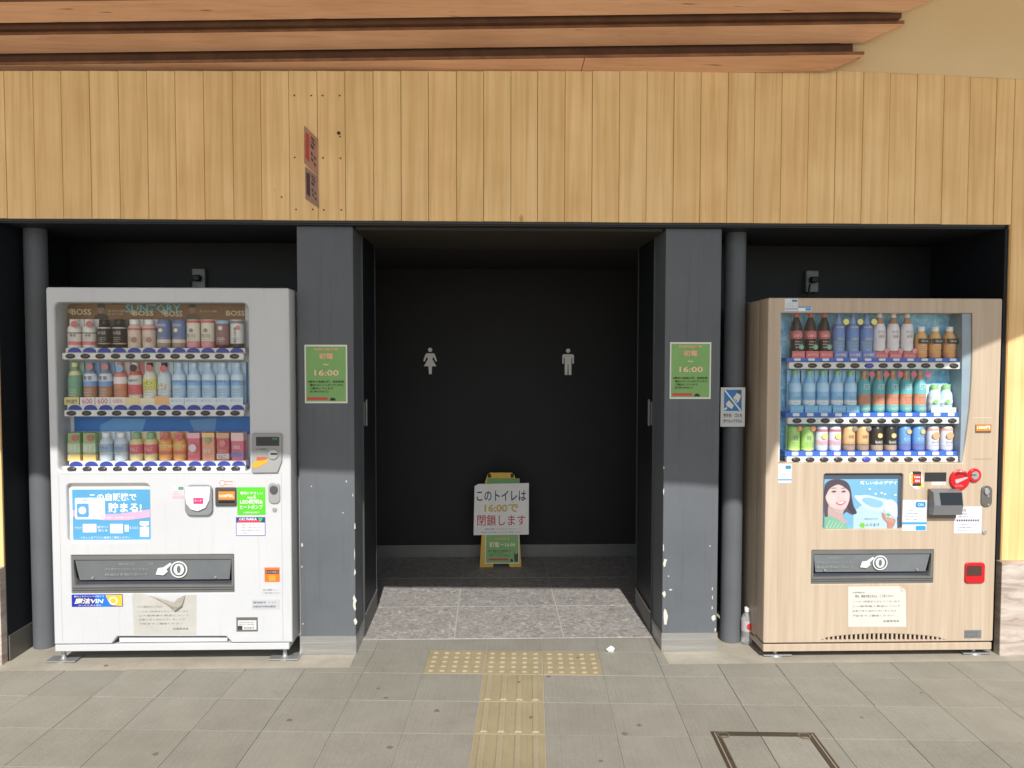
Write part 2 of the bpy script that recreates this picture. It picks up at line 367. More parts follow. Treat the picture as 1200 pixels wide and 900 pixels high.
def slab(name, pts, h, mat, parent, gap=.0009, dz=0.0):
    """paving piece from a world polygon; its own axes follow the paving grid"""
    c = Vector((sum(p[0] for p in pts)/len(pts), sum(p[1] for p in pts)/len(pts)))
    loc = []
    for p in pts:
        d = Vector(p)-c; l = Vector((d.dot(GU), d.dot(GV))); loc.append(l*(1-gap/max(.02, l.length)*1.4))
    bm = bmesh.new()
    top = [bm.verts.new((l.x*.994, l.y*.994, 0)) for l in loc]; mid = [bm.verts.new((l.x, l.y, -.0018)) for l in loc]; bot = [bm.verts.new((l.x, l.y, -h)) for l in loc]
    n = len(loc); bm.faces.new(top)
    for A, B in ((top, mid), (mid, bot)):
        for i in range(n): bm.faces.new((A[i], B[i], B[(i+1) % n], A[(i+1) % n]))
    bmesh.ops.recalc_face_normals(bm, faces=bm.faces)
    me = bpy.data.meshes.new(name); bm.to_mesh(me); bm.free(); me.materials.append(mat)
    return inst(name, me, (c.x, c.y, dz), parent, -GA)
full_me = None
HATCH = (3.30, 4.78, -3.35, -1.86)     # hatch in grid units u0,u1,v0,v1
random.seed(3)
for i in range(-12, 13):
    for j in range(-9, 3):
        if (j == 0 and i in (-1, 0, 1)) or (i == 0 and j < 0 and j > -5): continue     # tactile tiles
        q = [gw((i+a)*GP, (j+b)*GP) for a, b in ((0, 0), (1, 0), (1, 1), (0, 1))]
        ymin = min(p[1] for p in q); ymax = max(p[1] for p in q); xmin = min(p[0] for p in q); xmax = max(p[0] for p in q)
        dz = random.uniform(-.0009, .0006)
        pieces = []
        if xmin > XL and xmax < XR: pieces = [clip(q, 1, YGRAN, True)]
        else:
            pieces = [clip(q, 1, YSTRIP, True)]
            b = clip(clip(clip(clip(q, 1, YSTRIP+.001, False), 1, YGRAN, True), 0, XL, False) if True else [], 0, XR, True)
            pieces.append(b)
        for s in pieces:
            if len(s) < 3: continue
            ar = abs(sum(s[k][0]*s[(k+1) % len(s)][1]-s[(k+1) % len(s)][0]*s[k][1] for k in range(len(s))))/2
            if ar < .002: continue
            # leave out the floor hatch
            cu = sum(p[0] for p in s)/len(s); 
            if len(s) == 4 and ar > .0868 and full_me is not None:
                inst('paving_stone', full_me, (sum(p[0] for p in s)/4, sum(p[1] for p in s)/4, dz), pave, -GA)
            else:
                o = slab('paving_stone', s, .011, PAVE, pave, dz=dz)
                if len(s) == 4 and ar > .0868: full_me = o.data
# tactile tiles
def tactile(kind):
    bm = bmesh.new(); h = GP/2-.002
    bm_box(bm, -h, h, -h, h, -.011, 0, .0015)
    if kind == 'dots':
        for a in range(5):
            for b in range(5):
                r = bmesh.ops.create_cone(bm, cap_ends=True, segments=10, radius1=.017, radius2=.010, depth=.006)
                for v in r['verts']: v.co += Vector(((a-2)*.056, (b-2)*.056, .0025))
    else:
        for a in range(4): 
            x = (a-1.5)*.0725
            r = bmesh.ops.create_cube(bm, size=1)
            for v in r['verts']:
                tp = v.co.z > 0; v.co = Vector((x+v.co.x*(.022 if tp else .034), v.co.y*(.258 if tp else .27), .0055 if tp else -.001))
    bmesh.ops.recalc_face_normals(bm, faces=bm.faces)
    me = bpy.data.meshes.new('tactile_tile'); bm.to_mesh(me); bm.free(); me.materials.append(TACT); me.materials.append(TACT2)
    for p in me.polygons: p.material_index = 1 if p.center.z > .0012 else 0
    return me
TACT2 = m_pave(True)
for nd in TACT2.node_tree.nodes:
    if nd.type == 'VALTORGB' and abs(nd.color_ramp.elements[0].color[0]-.30) < .02:
        for e in nd.color_ramp.elements: e.color = (min(1, e.color[0]*1.04), min(1, e.color[1]*1.06), min(1, e.color[2]*1.12), 1)
md, mb_ = tactile('dots'), tactile('bars')
for i in (-1, 0, 1):
    x, y = gw((i+.5)*GP, .5*GP); inst('tactile_dot_tile', md, (x, y, .001), pave, -GA)
for j in range(-4, 0):
    x, y = gw(.5*GP, (j+.5)*GP); inst('tactile_bar_tile', mb_, (x, y, .001), pave, -GA)
# gum stains trodden into the paving
for k, (px, py, s) in enumerate([(443, 807, 10), (452, 818, 11), (512, 833, 12), (457, 876, 12), (678, 771, 11), (608, 801, 9), (643, 793, 10), (749, 850, 10), (732, 860, 12), (704, 892, 9), (623, 842, 8), (339, 844, 13), (182, 884, 12), (124, 780, 10), (1010, 841, 8), (1080, 812, 7), (560, 775, 7)]):
    g = G(px, py); r = s*.0011
    z = .0075 if 560 < px < 640 and py > 790 else .0012
    pts = [(g.x+r*random.uniform(.7, 1.15)*math.cos(a), g.y+r*random.uniform(.7, 1.1)*math.sin(a)) for a in [2*math.pi*i/11 for i in range(11)]]
    mk('gum_stain', [(x, y, z) for x, y in pts]+[(x, y, -.002) for x, y in pts], [tuple(range(11))]+[(i, i+11, (i+1) % 11+11, (i+1) % 11) for i in range(11)], flat((112, 104, 90), .9), pave)
# concrete strip under machines and pillars
for a, b in ((-8, XL-.001), (XR+.001, 8)):
    struct(box('concrete_strip', a, b, YSTRIP+.004, .80, -.05, -.0015, CONC))
# ================================================================== ENTRANCE FLOOR
ef = struct(box('entrance_floor', -1.95, 2.2, YGRAN+.004, 1.90, -.06, -.0008, flat((172, 168, 158), .9)))
xs = [-1.395, -.795, -.197, .409, 1.01, 1.61]; ys = [YGRAN+.004, .735, 1.335, 1.90]
for i in range(5):
    for j in range(3):
        x0, x1 = xs[i], xs[i+1]
        if j == 0: x0, x1 = max(x0, XL+.003), min(x1, XR-.003)
        if x1-x0 < .05: continue
        box('granite_tile', x0+.0035, x1-.0035, ys[j]+.002, ys[j+1]-.005, -.006, .001, GRAN, ef, .0006)
# ================================================================== ENTRANCE: pillars, jambs, lintel, back wall, ceiling
ZT = 2.235       # underside of the plank wall
def pillar(x0, x1, label):
    t = thing('pillar', ((x0+x1)/2, .12, 0), label, 'pillar', 'grey pillars beside the entrance')
    box('shaft', x0, x1, 0, .24, .001, ZT-.02, PILLAR, t, .004, 2)
    plate('skirting', rr(x0-.003, .0, x1+.003, .098), -.004, .246, STEEL, t)
    return t
PL = pillar(-.985, -.70, 'grey painted pillar beside the white vending machine')
PR = pillar(.906, 1.197, 'grey painted pillar with large bare paint patches along its inner edge')
CHIP = flat((196, 194, 184), .8, vary=.2)
def chip(parent, px, py, w_, h_, n=9, Y=0):
    c = P(px, py, Y); s = CAM_D/F_PX
    n = random.randint(7, 13); off = random.uniform(0, 6)
    pts = [(c.x+w_*s/2*random.uniform(.35, 1.25)*math.cos(2*math.pi*i/n+off), c.z+h_*s/2*random.uniform(.5, 1.2)*math.sin(2*math.pi*i/n+off)) for i in range(n)]
    poly('paint_chip', pts, Y-.0011, .002, CHIP, parent)
for a in [(415.5, 706, 5, 18), (416.5, 728, 4, 10), (406, 564, 2, 2.5), (402, 601, 2, 1.5), (415.8, 671, 3, 8), (416, 617, 1.6, 7), (415.5, 650, 1.3, 18), (354, 639, 2.5, 5), (354, 664, 2, 2.5), (355, 731, 1.5, 2), (413.5, 580, 1.2, 5), (365, 570, 1.5, 2)]: chip(PL, *a)
for a in [(779, 659, 6, 11), (778.5, 696, 4.5, 10), (779, 721, 6.5, 30), (836.5, 724, 6, 8), (834.8, 700, 1.6, 7), (834.5, 712, 1.6, 5), (834.8, 690, 1.4, 5), (832, 640, 2, 2), (783.5, 675, 2, 2), (786, 691, 4.5, 1.8), (778, 548, 1.8, 4), (777.8, 576, 1.4, 9), (777.5, 642, 1.6, 12), (838, 738, 2, 5)]: chip(PR, *a)
def jamb(side, x, label):
    s = side                                   # s=+1: left jamb, its visible face looks to +X
    t = thing('door_jamb', (x, .47, 0), label, 'door jamb', 'dark jambs inside the entrance')
    A = lambda n, a, b, y0, y1, z0, z1, m, bv=0: box(n, min(x+s*a, x+s*b), max(x+s*a, x+s*b), y0, y1, z0, z1, m, t, bv)
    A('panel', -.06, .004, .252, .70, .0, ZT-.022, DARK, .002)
    A('skirting', -.05, .009, .256, .696, .001, .12, flat((70, 71, 72), .4, .5))
    A('skirting_cap', -.05, .012, .256, .696, .1205, .127, STEEL)
    A('trim', -.02, .009, .2425, .2475, .0, ZT-.023, flat((84, 86, 88), .4, .4))
    A('trim', -.02, .008, .7005, .706, .0, ZT-.023, flat((74, 76, 78), .4, .4))
    A('lock_plate', .004, .010, .34, .375, 1.16, 1.31, SILVER, .002)
    A('lock_plate', .004, .0095, .27, .30, 1.17, 1.30, GREY, .002)
    return t
jamb(1, -.70, 'dark left-hand jamb of the restroom entrance catching low sun')
jamb(-1, .906, 'shaded dark jamb of the restroom entrance behind the chipped pillar')
lt = thing('lintel', (.1, .1, ZT-.025), 'dark steel lintel strip running under the plank wall', 'lintel')
box('lintel_beam', -2.455, 2.66, -.035, .735, ZT-.019, ZT+.05, flat((40, 42, 46), .5), lt)
box('lintel_lip', -2.45, 2.655, -.048, -.036, ZT-.012, ZT+.012, flat((36, 38, 42), .4), lt)
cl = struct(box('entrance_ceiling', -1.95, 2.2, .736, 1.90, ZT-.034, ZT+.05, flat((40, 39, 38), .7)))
box('ceiling_panel', -.69, .895, .02, .734, ZT-.034, ZT-.0195, flat((54, 49, 43), .7), cl)  # lighter, warmer colour paints in the glow at the ceiling front
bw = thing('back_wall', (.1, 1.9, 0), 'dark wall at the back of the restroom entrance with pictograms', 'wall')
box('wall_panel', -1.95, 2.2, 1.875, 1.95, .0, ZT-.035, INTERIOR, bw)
box('skirting', -1.94, 2.19, 1.866, 1.874, .003, .098, flat((116, 116, 114), .45, .5), bw)
for a, b, l in ((-1.95, -1.90, 'women'), (2.15, 2.2, 'men')):
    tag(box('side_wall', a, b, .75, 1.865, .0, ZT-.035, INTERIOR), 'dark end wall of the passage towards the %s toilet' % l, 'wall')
# pictograms on the back wall
WH = flat((232, 230, 222), .5)
def figure(cx, cz, h, woman, label):
    t = thing('pictogram', (cx, 1.87, cz-h/2), label, 'restroom sign'); Y = 1.862; k = h/2
    S = lambda pts: [(cx+x*k, cz+z*k) for x, z in pts]
    poly('head', S(disc(0, .84, .16, n=16)), Y, .01, WH, t)
    if woman:
        body = [(-.28, .58), (.28, .58), (.36, .47), (.52, .0), (.42, -.04), (.23, .34), (.17, .14), (.46, -.40), (.14, -.40), (.11, -1), (-.09, -1), (-.14, -.40), (-.46, -.40), (-.17, .14), (-.23, .34), (-.42, -.04), (-.52, .0), (-.36, .47)]
    else:
        body = [(-.34, .58), (.34, .58), (.44, .46), (.44, -.14), (.33, -.14), (.32, .30), (.26, .30), (.25, -1), (.05, -1), (.02, -.18), (-.02, -.18), (-.05, -1), (-.25, -1), (-.26, .30), (-.32, .30), (-.33, -.14), (-.44, -.14), (-.44, .46)]
    plate('body', S(body), Y, .01, WH, t)
a = P(504, 423, 1.86); figure(a.x, a.z, .20, True, 'white woman pictogram on the dark back wall')
a = P(665.8, 424, 1.86); figure(a.x, a.z, .20, False, 'white man pictogram on the dark back wall')
# ================================================================== NICHES
def niche(x0, x1, label, ret, open_side):
    t = thing('vending_niche', ((x0+x1)/2, .6, 0), label, 'niche')
    box('back_panel', x0, x1, .62, .72, .0, ZT-.021, DARK, t)
    if open_side < 0: box('side_panel', x0-.05, x0, -.05, .72, .0, ZT-.0205, DARK, t)
    else: box('side_panel', x1, x1+.05, -.05, .72, .0, ZT-.0205, DARK, t)
    if open_side < 0: box('skirting', x0+.0005, x0+.006, -.045, .61, .001, .13, flat((120, 116, 108), .4, .4), t)
    box('inner_panel', *((x1-.03, x1-.003) if open_side < 0 else (x0+.003, x0+.03)), .245, .619, .0, ZT-.022, DARK, t)
    return t
niche(-2.45, -.985, 'dark recess behind the white vending machine', 0, -1)
niche(1.197, 2.655, 'dark recess behind the wood-grain vending machine', 0, 1)
for (px, py, w_, l) in ((233.5, 329, .075, 'grey socket box on the niche wall above the white vending machine'), (951, 331, .075, 'grey socket box on the niche wall above the wood-grain vending machine')):
    c = P(px, py, .60); t = thing('socket_box', (c.x, .6, c.z-.06), l, 'socket box', 'socket boxes above the machines')
    box('housing', c.x-w_/2, c.x+w_/2, .585, .619, c.z-.06, c.z+.07, GREY, t, .006, 2)
    box('plug', c.x-.022, c.x+.022, .545, .584, c.z-.005, c.z+.03, BLACK, t, .006)
    tube('cord', [(c.x-.01, .555, c.z+.0), (c.x-.03, .555, c.z-.02), (c.x-.034, .565, c.z-.1), (c.x-.03, .58, c.z-.35)], .006, BLACK, t)
# drain pipes
def pipe(cx, cy, label, r=.056, brk=None):
    t = thing('drain_pipe', (cx, cy, 0), label, 'pipe', 'grey drain pipes in the niches')
    lathe('tube', [(r, .0), (r, ZT-.02)], (cx, cy, 0), PILLAR, t, 28)
    return t
pipe(-2.385, .16, 'grey drain pipe squeezed beside the white vending machine')
pipe(1.318, .155, 'grey drain pipe carrying the no-littering notice')
# ================================================================== PLANK WALL
YW = -.06; SL = -.035; TZ = .0115
fw = thing('plank_wall', (.1, YW, 0), 'pale pine plank wall above and beside the entrance niches', 'wall')
box('backing', -8, -2.455, YW+.014, .74, .0, 2.88, flat((58, 42, 26), .8), fw)
box('backing', 2.665, 8, YW+.014, .74, .0, 2.95, flat((58, 42, 26), .8), fw)
for a, b, zz in ((-2.4545, -1.2, 2.95), (-1.1995, .2, 2.963), (.2005, 1.4, 2.977), (1.4005, 2.6645, 2.96)): box('backing', a, b, YW+.014, .74, ZT+.051, zz, flat((58, 42, 26), .8), fw)
pxs = [6.5, 40, 72.7, 106, 139.7, 173, 206, 239, 273, 306, 339, 372, 404.5, 437.5, 470, 502, 535, 566.7, 598.7, 630, 662, 694, 725.7, 757.7, 789.5, 821, 852.7, 884, 915.5, 947, 979, 1010.7, 1042, 1073.5, 1105, 1135.7, 1166.7, 1187.7]
bx_ = [P(x, 170, YW).x for x in pxs]
d0 = .1455
while bx_[0] > -5.5: bx_.insert(0, bx_[0]-d0)
while bx_[-1] < 5.0: bx_.append(bx_[-1]+d0)
def plank(x0, x1, z0, z1, yo=0):
    g = .0008; x0 += g; x1 -= g; c = .0022; y = YW+yo; yb = YW+.013
    prof = [(x0, yb), (x0, y+c), (x0+c*.7, y), (x1-c*.7, y), (x1, y+c), (x1, yb)]
    n = 6; vs = [(px, py, z0) for px, py in prof]+[(px, py, z1) for px, py in prof]
    mk('plank', vs, [tuple(range(n)), tuple(range(2*n-1, n-1, -1))]+[(i, i+n, (i+1) % n+n, (i+1) % n) for i in range(n)], PLANK, fw)
NICHE_L, NICHE_R = -2.452, 2.672; BASE_T = .49
random.seed(11)
for x0, x1 in zip(bx_[:-1], bx_[1:]):
    yo = random.uniform(-.0012, .0012); zt = 2.981+TZ*x0 if x1 < 1.75 else 3.04
    if x1 <= NICHE_L+.01 or x0 >= NICHE_R-.03: plank(x0, x1, BASE_T, zt, yo)
    elif x0 < NICHE_L: plank(x0, x1, ZT, zt, yo); plank(x0, NICHE_L, BASE_T, ZT-.001, yo)
    elif x1 > NICHE_R: plank(x0, x1, ZT, zt, yo); plank(NICHE_R, x1, BASE_T, ZT-.001, yo)
    else: plank(x0, x1, ZT+random.uniform(-.001, .001), zt, yo)
# nail heads by the torn stickers
nail = flat((60, 42, 28), .5, .3)
for px, py in [(345, 112), (364.8, 112), (378, 112), (398, 112), (345.5, 184.5), (378.5, 185), (399, 185.5), (347, 245.5), (366.5, 245.5), (379.5, 246), (400, 246), (397, 156), (398.5, 160), (330, 231)]:
    c = P(px, py, YW); poly('nail_head', disc(c.x, c.z, .0042 if px != 397 else .009, n=8), YW-.0022, .003, nail, fw)
# stone bases
for a, b in ((-8, -2.452), (2.655, 8)):
    t = thing('stone_base', ((a+b)/2, -.08, 0), 'layered pinkish stone plinth under the planks beside the %s vending machine' % ('white' if a < 0 else 'wood-grain'), 'plinth', 'stone plinths')
    n = 8; w_ = (b-a)/n
    for i in range(n): box('stone_slab', a+i*w_+.001, a+(i+1)*w_-.001, -.098, YW+.013, -.01, BASE_T-.001, STONE, t, .002)
# torn stickers on the planks
def sticker_quad(quad, label, colr, bar):
    pts = [P(x, y, YW-.004) for x, y in quad]; pp = [(p.x, p.z) for p in pts]
    o = poly('torn_sticker', pp, YW-.0045, .002, flat(colr, .6, vary=.2)); tag(o, label, 'sticker', 'torn stickers on the planks')
    q = lambda s, t: tuple((1-s)*((1-t)*pp[0][i]+t*pp[3][i])+s*((1-t)*pp[1][i]+t*pp[2][i]) for i in (0, 1))
    poly('colour_bar', [q(.10, .15), q(.36, .12), q(.36, .85), q(.10, .82)], YW-.0055, .0009, flat(bar, .6, vary=.2), o)
    for (s0, t0, s1, t1) in ((.5, .1, .75, .16), (.55, .2, .8, .26), (.48, .3, .7, .4), (.5, .5, .62, .6), (.52, .66, .66, .74), (.7, .55, .85, .62), (.72, .72, .86, .8)):
        poly('print_mark', [q(s0, t0), q(s1, t0+.03), q(s1, t1+.02), q(s0, t1)], YW-.0055, .0009, flat((76, 50, 42), .6), o)
sticker_quad([(356.5, 147), (372.5, 163), (372.5, 206), (356.5, 191)], 'torn pink sticker with a red bar on the plank wall', (168, 120, 96), (176, 62, 50))
sticker_quad([(357.5, 195), (372.5, 207), (373.5, 244), (358, 233)], 'torn mauve sticker with a dark bar, under the red one', (150, 116, 98), (72, 44, 48))
# ================================================================== ROOF
rf = thing('roof', (0, -1.5, 3), 'deep roof overhang with cream soffit and stepped orange timber mouldings', 'roof')
def bar_solid(name, x0, x1, ya, yb, za, zb, mat, chamfer=0, lean0=0, lean1=0):
    """beam following the roof line; y given at X=0; chamfer cuts the back corner of the right end"""
    foot = [(x0+lean0, yb), (x1+lean1, yb)]+([(x1, ya-chamfer*.6), (x1-chamfer, ya)] if chamfer else [(x1, ya)])+[(x0, ya)]
    n = len(foot); vs = [(x, y+SL*x, za+TZ*x) for x, y in foot]+[(x, y+SL*x, zb+TZ*x) for x, y in foot]
    bm = bmesh.new(); V = [bm.verts.new(v) for v in vs]
    bm.faces.new(V[:n]); bm.faces.new(V[n:][::-1])
    for i in range(n): bm.faces.new((V[i], V[(i+1) % n], V[(i+1) % n+n], V[i+n]))
    return from_bm(name, bm, mat, rf)
RISER = flat((96, 62, 40), .8, vary=.25)  # dark brown includes the shade of the gaps between the beams
steps = [(-.02, -.238, 2.973, 1.785), (-.066, -.288, 3.094, 1.945), (-.205, -.425, 3.186, 2.09), (-.345, -.57, 3.29, 2.23), (-.49, -.72, 3.39, 2.37), (-.64, -.87, 3.49, 2.5)]
def wedge(name, x0, x1, ya, yb, z, mat, cut=0, lean0=0, lean1=0):
    """moulding with a sloping underside: back edge (ya, z), front edge at its real depth higher up; right end cut on the skew"""
    D = .13; yf = yb+D; zf = z+(z-CAM_H)/(yb+CAM_D)*D; kx = 1+D/(yb+CAM_D)
    xb = x1-cut; xf = x1*(kx if cut else 1)
    B0, F0, T0 = (x0, ya, z), (x0+lean0, yf, zf), (x0, ya, zf+.002); B1, F1, T1 = (xb, ya, z), (xf+lean1, yf, zf), (xf-.02, ya, zf+.002)
    bm = bmesh.new(); V = [bm.verts.new((x, y+SL*x, zz+TZ*x)) for x, y, zz in (B0, F0, T0, B1, F1, T1)]
    for f in ((0, 1, 4, 3), (1, 2, 5, 4), (2, 0, 3, 5), (0, 2, 1), (3, 4, 5)): bm.faces.new([V[i] for i in f])
    bmesh.ops.bevel(bm, geom=[e for e in bm.edges if e.verts[0] in (V[1], V[4]) and e.verts[1] in (V[1], V[4])], offset=.003, segments=1, affect='EDGES')
    from_bm(name, bm, mat, rf); return yf, zf, xf
LIPM = flat((138, 92, 62), .8, vary=.35)  # darker brown: edge dirt, plus painted shade from the beam above
for k, (ya, yb, z, xe) in enumerate(steps):
    if k == 0:
        wedge('beam', -6.5, .452, ya, yb, z, BEAM, lean1=.012); yf, zf, xf = wedge('beam', .456, xe, ya, yb, z, BEAM, cut=.085, lean0=.012)
    else: yf, zf, xf = wedge('beam', -6.5, xe, ya, yb, z, BEAM, cut=.095)
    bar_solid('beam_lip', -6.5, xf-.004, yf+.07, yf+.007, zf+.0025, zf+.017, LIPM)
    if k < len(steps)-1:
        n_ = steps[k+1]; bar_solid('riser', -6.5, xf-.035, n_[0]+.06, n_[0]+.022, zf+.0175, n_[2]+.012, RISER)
# sloping cream soffit rising from the wall, then the flat overhang
xsn = [-8, -4, -1, 1.70, 1.75, 2.3, 2.75, 5.5, 8]; zw = [2.90, 2.94, 2.975, 3.003, 3.003, 2.986, 2.968, 2.87, 2.8]
prof = [(0, 0), (-.018, .128), (-.165, .222), (-.31, .325), (-.46, .425), (-1.06, .66)]
vs = []
for up in (0, 1):
    for x, z in zip(xsn, zw):
        for k, (dy, dz) in enumerate(prof):
            y = (YW-.002 if x > 1.72 else .01+SL*x) if k == 0 else YW+dy+SL*min(x, 2.2)+(.03 if x > 1.72 else .16)
            if k == len(prof)-1: y, zz = -1.12, 3.62
            else: zz = z+dz
            vs.append((x, y, zz+up*(.2 if k else .9)))
np_ = len(prof); m_ = len(xsn)*np_; fs = []
for i in range(len(xsn)-1):
    for k in range(np_-1):
        a = i*np_+k; fs += [(a, a+1, a+np_+1, a+np_), (a+m_, a+np_+m_, a+np_+1+m_, a+1+m_)]
mk('soffit_slope', vs, fs, SOFFIT, rf, smooth=True)
# outer overhang: a plane rising outwards; its edge is traced back along the sun from the shadow line it throws on the front
def eave_pt(x, y, z):
    t = (3.62-.38*1.12-.38*y-z)/(.836-.38); return (x+.042*t, y-t, z+.836*t)
edge = [eave_pt(-8, -.1, 1.32), eave_pt(-1.973, -.1, 1.083), eave_pt(-.834, 0, .957), eave_pt(1.052, 0, .884), eave_pt(1.405, -.12, .952), eave_pt(1.455, -.12, 1.108), eave_pt(2.457, -.12, 1.582), eave_pt(2.753, -.06, 1.662), eave_pt(5.2, -.06, 2.4)]
ring0 = [(-8, -1.121, 3.62)]+edge+[(edge[-1][0], -1.121, 3.62)]
n = len(ring0); bm = bmesh.new(); V = [bm.verts.new(v) for v in ring0]+[bm.verts.new((x, y, z+.18)) for x, y, z in ring0]
bm.faces.new(V[:n]); bm.faces.new(V[n:][::-1])
for i in range(n): bm.faces.new((V[i], V[(i+1) % n], V[(i+1) % n+n], V[i+n]))
from_bm('overhang', bm, SOFFIT, rf)
# ================================================================== VENDING MACHINES
def C(*rgb): return flat(rgb, .45)
BTN = None
def button_mesh(w_, h_, dark):
    bm = bmesh.new(); n = 16
    for r, y, ms in ((1, 0, 0), (.92, -.004, 0), (.5, -.006, 0)): pass
    rings = []
    for r, y in ((1, 0), (.95, -.0035), (.55, -.0055)):
        rings.append([bm.verts.new((w_/2*r*math.cos(2*math.pi*i/n), y, h_/2*r*math.sin(2*math.pi*i/n))) for i in range(n)])
    for k in range(2):
        for i in range(n): bm.faces.new((rings[k][i], rings[k][(i+1) % n], rings[k+1][(i+1) % n], rings[k+1][i]))
    bm.faces.new(rings[2]); bmesh.ops.recalc_face_normals(bm, faces=bm.faces)
    me = bpy.data.meshes.new('button'); bm.to_mesh(me); bm.free(); me.materials.append(dark)
    for p in me.polygons: p.use_smooth = True
    return me
BTN_D = button_mesh(.046, .021, flat((62, 60, 58), .2, .3, .6)); BTN_R = button_mesh(.05, .027, flat((120, 118, 114), .35, .5))
BTN_B = button_mesh(.046, .021, flat((60, 70, 190), .25, 0, .6))
def rail(machine, name_y, x0, x1, z0, z1, Y, xs, blue=()):
    r = plate('button_rail', rr(x0, z0, x1, z1, min(.008, (z1-z0)*.3)), Y, .03, C(222, 221, 216), machine, bev=.003)
    zc = (z0+z1)/2
    for i, x in enumerate(xs):
        inst('button_ring', BTN_R, (x, Y+.001, zc), r); inst('button', BTN_B if i in blue else BTN_D, (x, Y-.0025, zc), r)
    return r
def CD(*rgb):  # lighter drink colours are lifted towards white in place of display lighting
    if sum(rgb) < 170: return flat(rgb, .35)
    return flat(tuple(int(v+(246-v)*.33) for v in rgb), .35)
# ---- drinks on show ------------------------------------------------
PROF = {
 'pet':   [(.80, 0), (.97, .03), (1, .07), (1, .30), (.95, .34), (1, .38), (1, .60), (.90, .70), (.62, .80), (.40, .87), (.37, .90), (.37, .93)],
 'cola':  [(.80, 0), (.95, .03), (.98, .10), (.90, .22), (.86, .30), (.93, .42), (1, .55), (.97, .64), (.78, .76), (.50, .86), (.38, .90), (.37, .94)],
 'short': [(.85, 0), (1, .04), (1, .20), (.96, .24), (1, .28), (1, .58), (.88, .70), (.60, .80), (.48, .84), (.46, .88)],
 'bcan':  [(.90, 0), (1, .03), (1, .66), (.93, .73), (.66, .80), (.58, .82), (.58, .86)],
 'can':   [(.82, 0), (.98, .04), (1, .06), (1, .90), (.96, .93), (.86, .97), (.86, 1.0), (.80, 1.0), (.79, .985)],
}
CAPR = {'pet': (.46, .90), 'cola': (.45, .905), 'short': (.60, .85), 'bcan': (.68, .83)}
def rad_at(shape, t):
    p = PROF[shape]
    for (r0, t0), (r1, t1) in zip(p[:-1], p[1:]):
        if t0 <= t <= t1: return r0+(r1-r0)*((t-t0)/max(1e-6, t1-t0))
    return p[-1][0]
MCACHE = {}
def sub(o_par, name, me_key, build, off):
    """part of a drink; alike parts share one mesh"""
    if me_key not in MCACHE:
        o = build(); MCACHE[me_key] = (o.data, WPOS[o.name]-off); o.parent = o_par; o.location = WPOS[o.name]-off; return o
    me, d = MCACHE[me_key]; o = bpy.data.objects.new(name, me); COL.objects.link(o); o.parent = o_par; o.location = d; return o
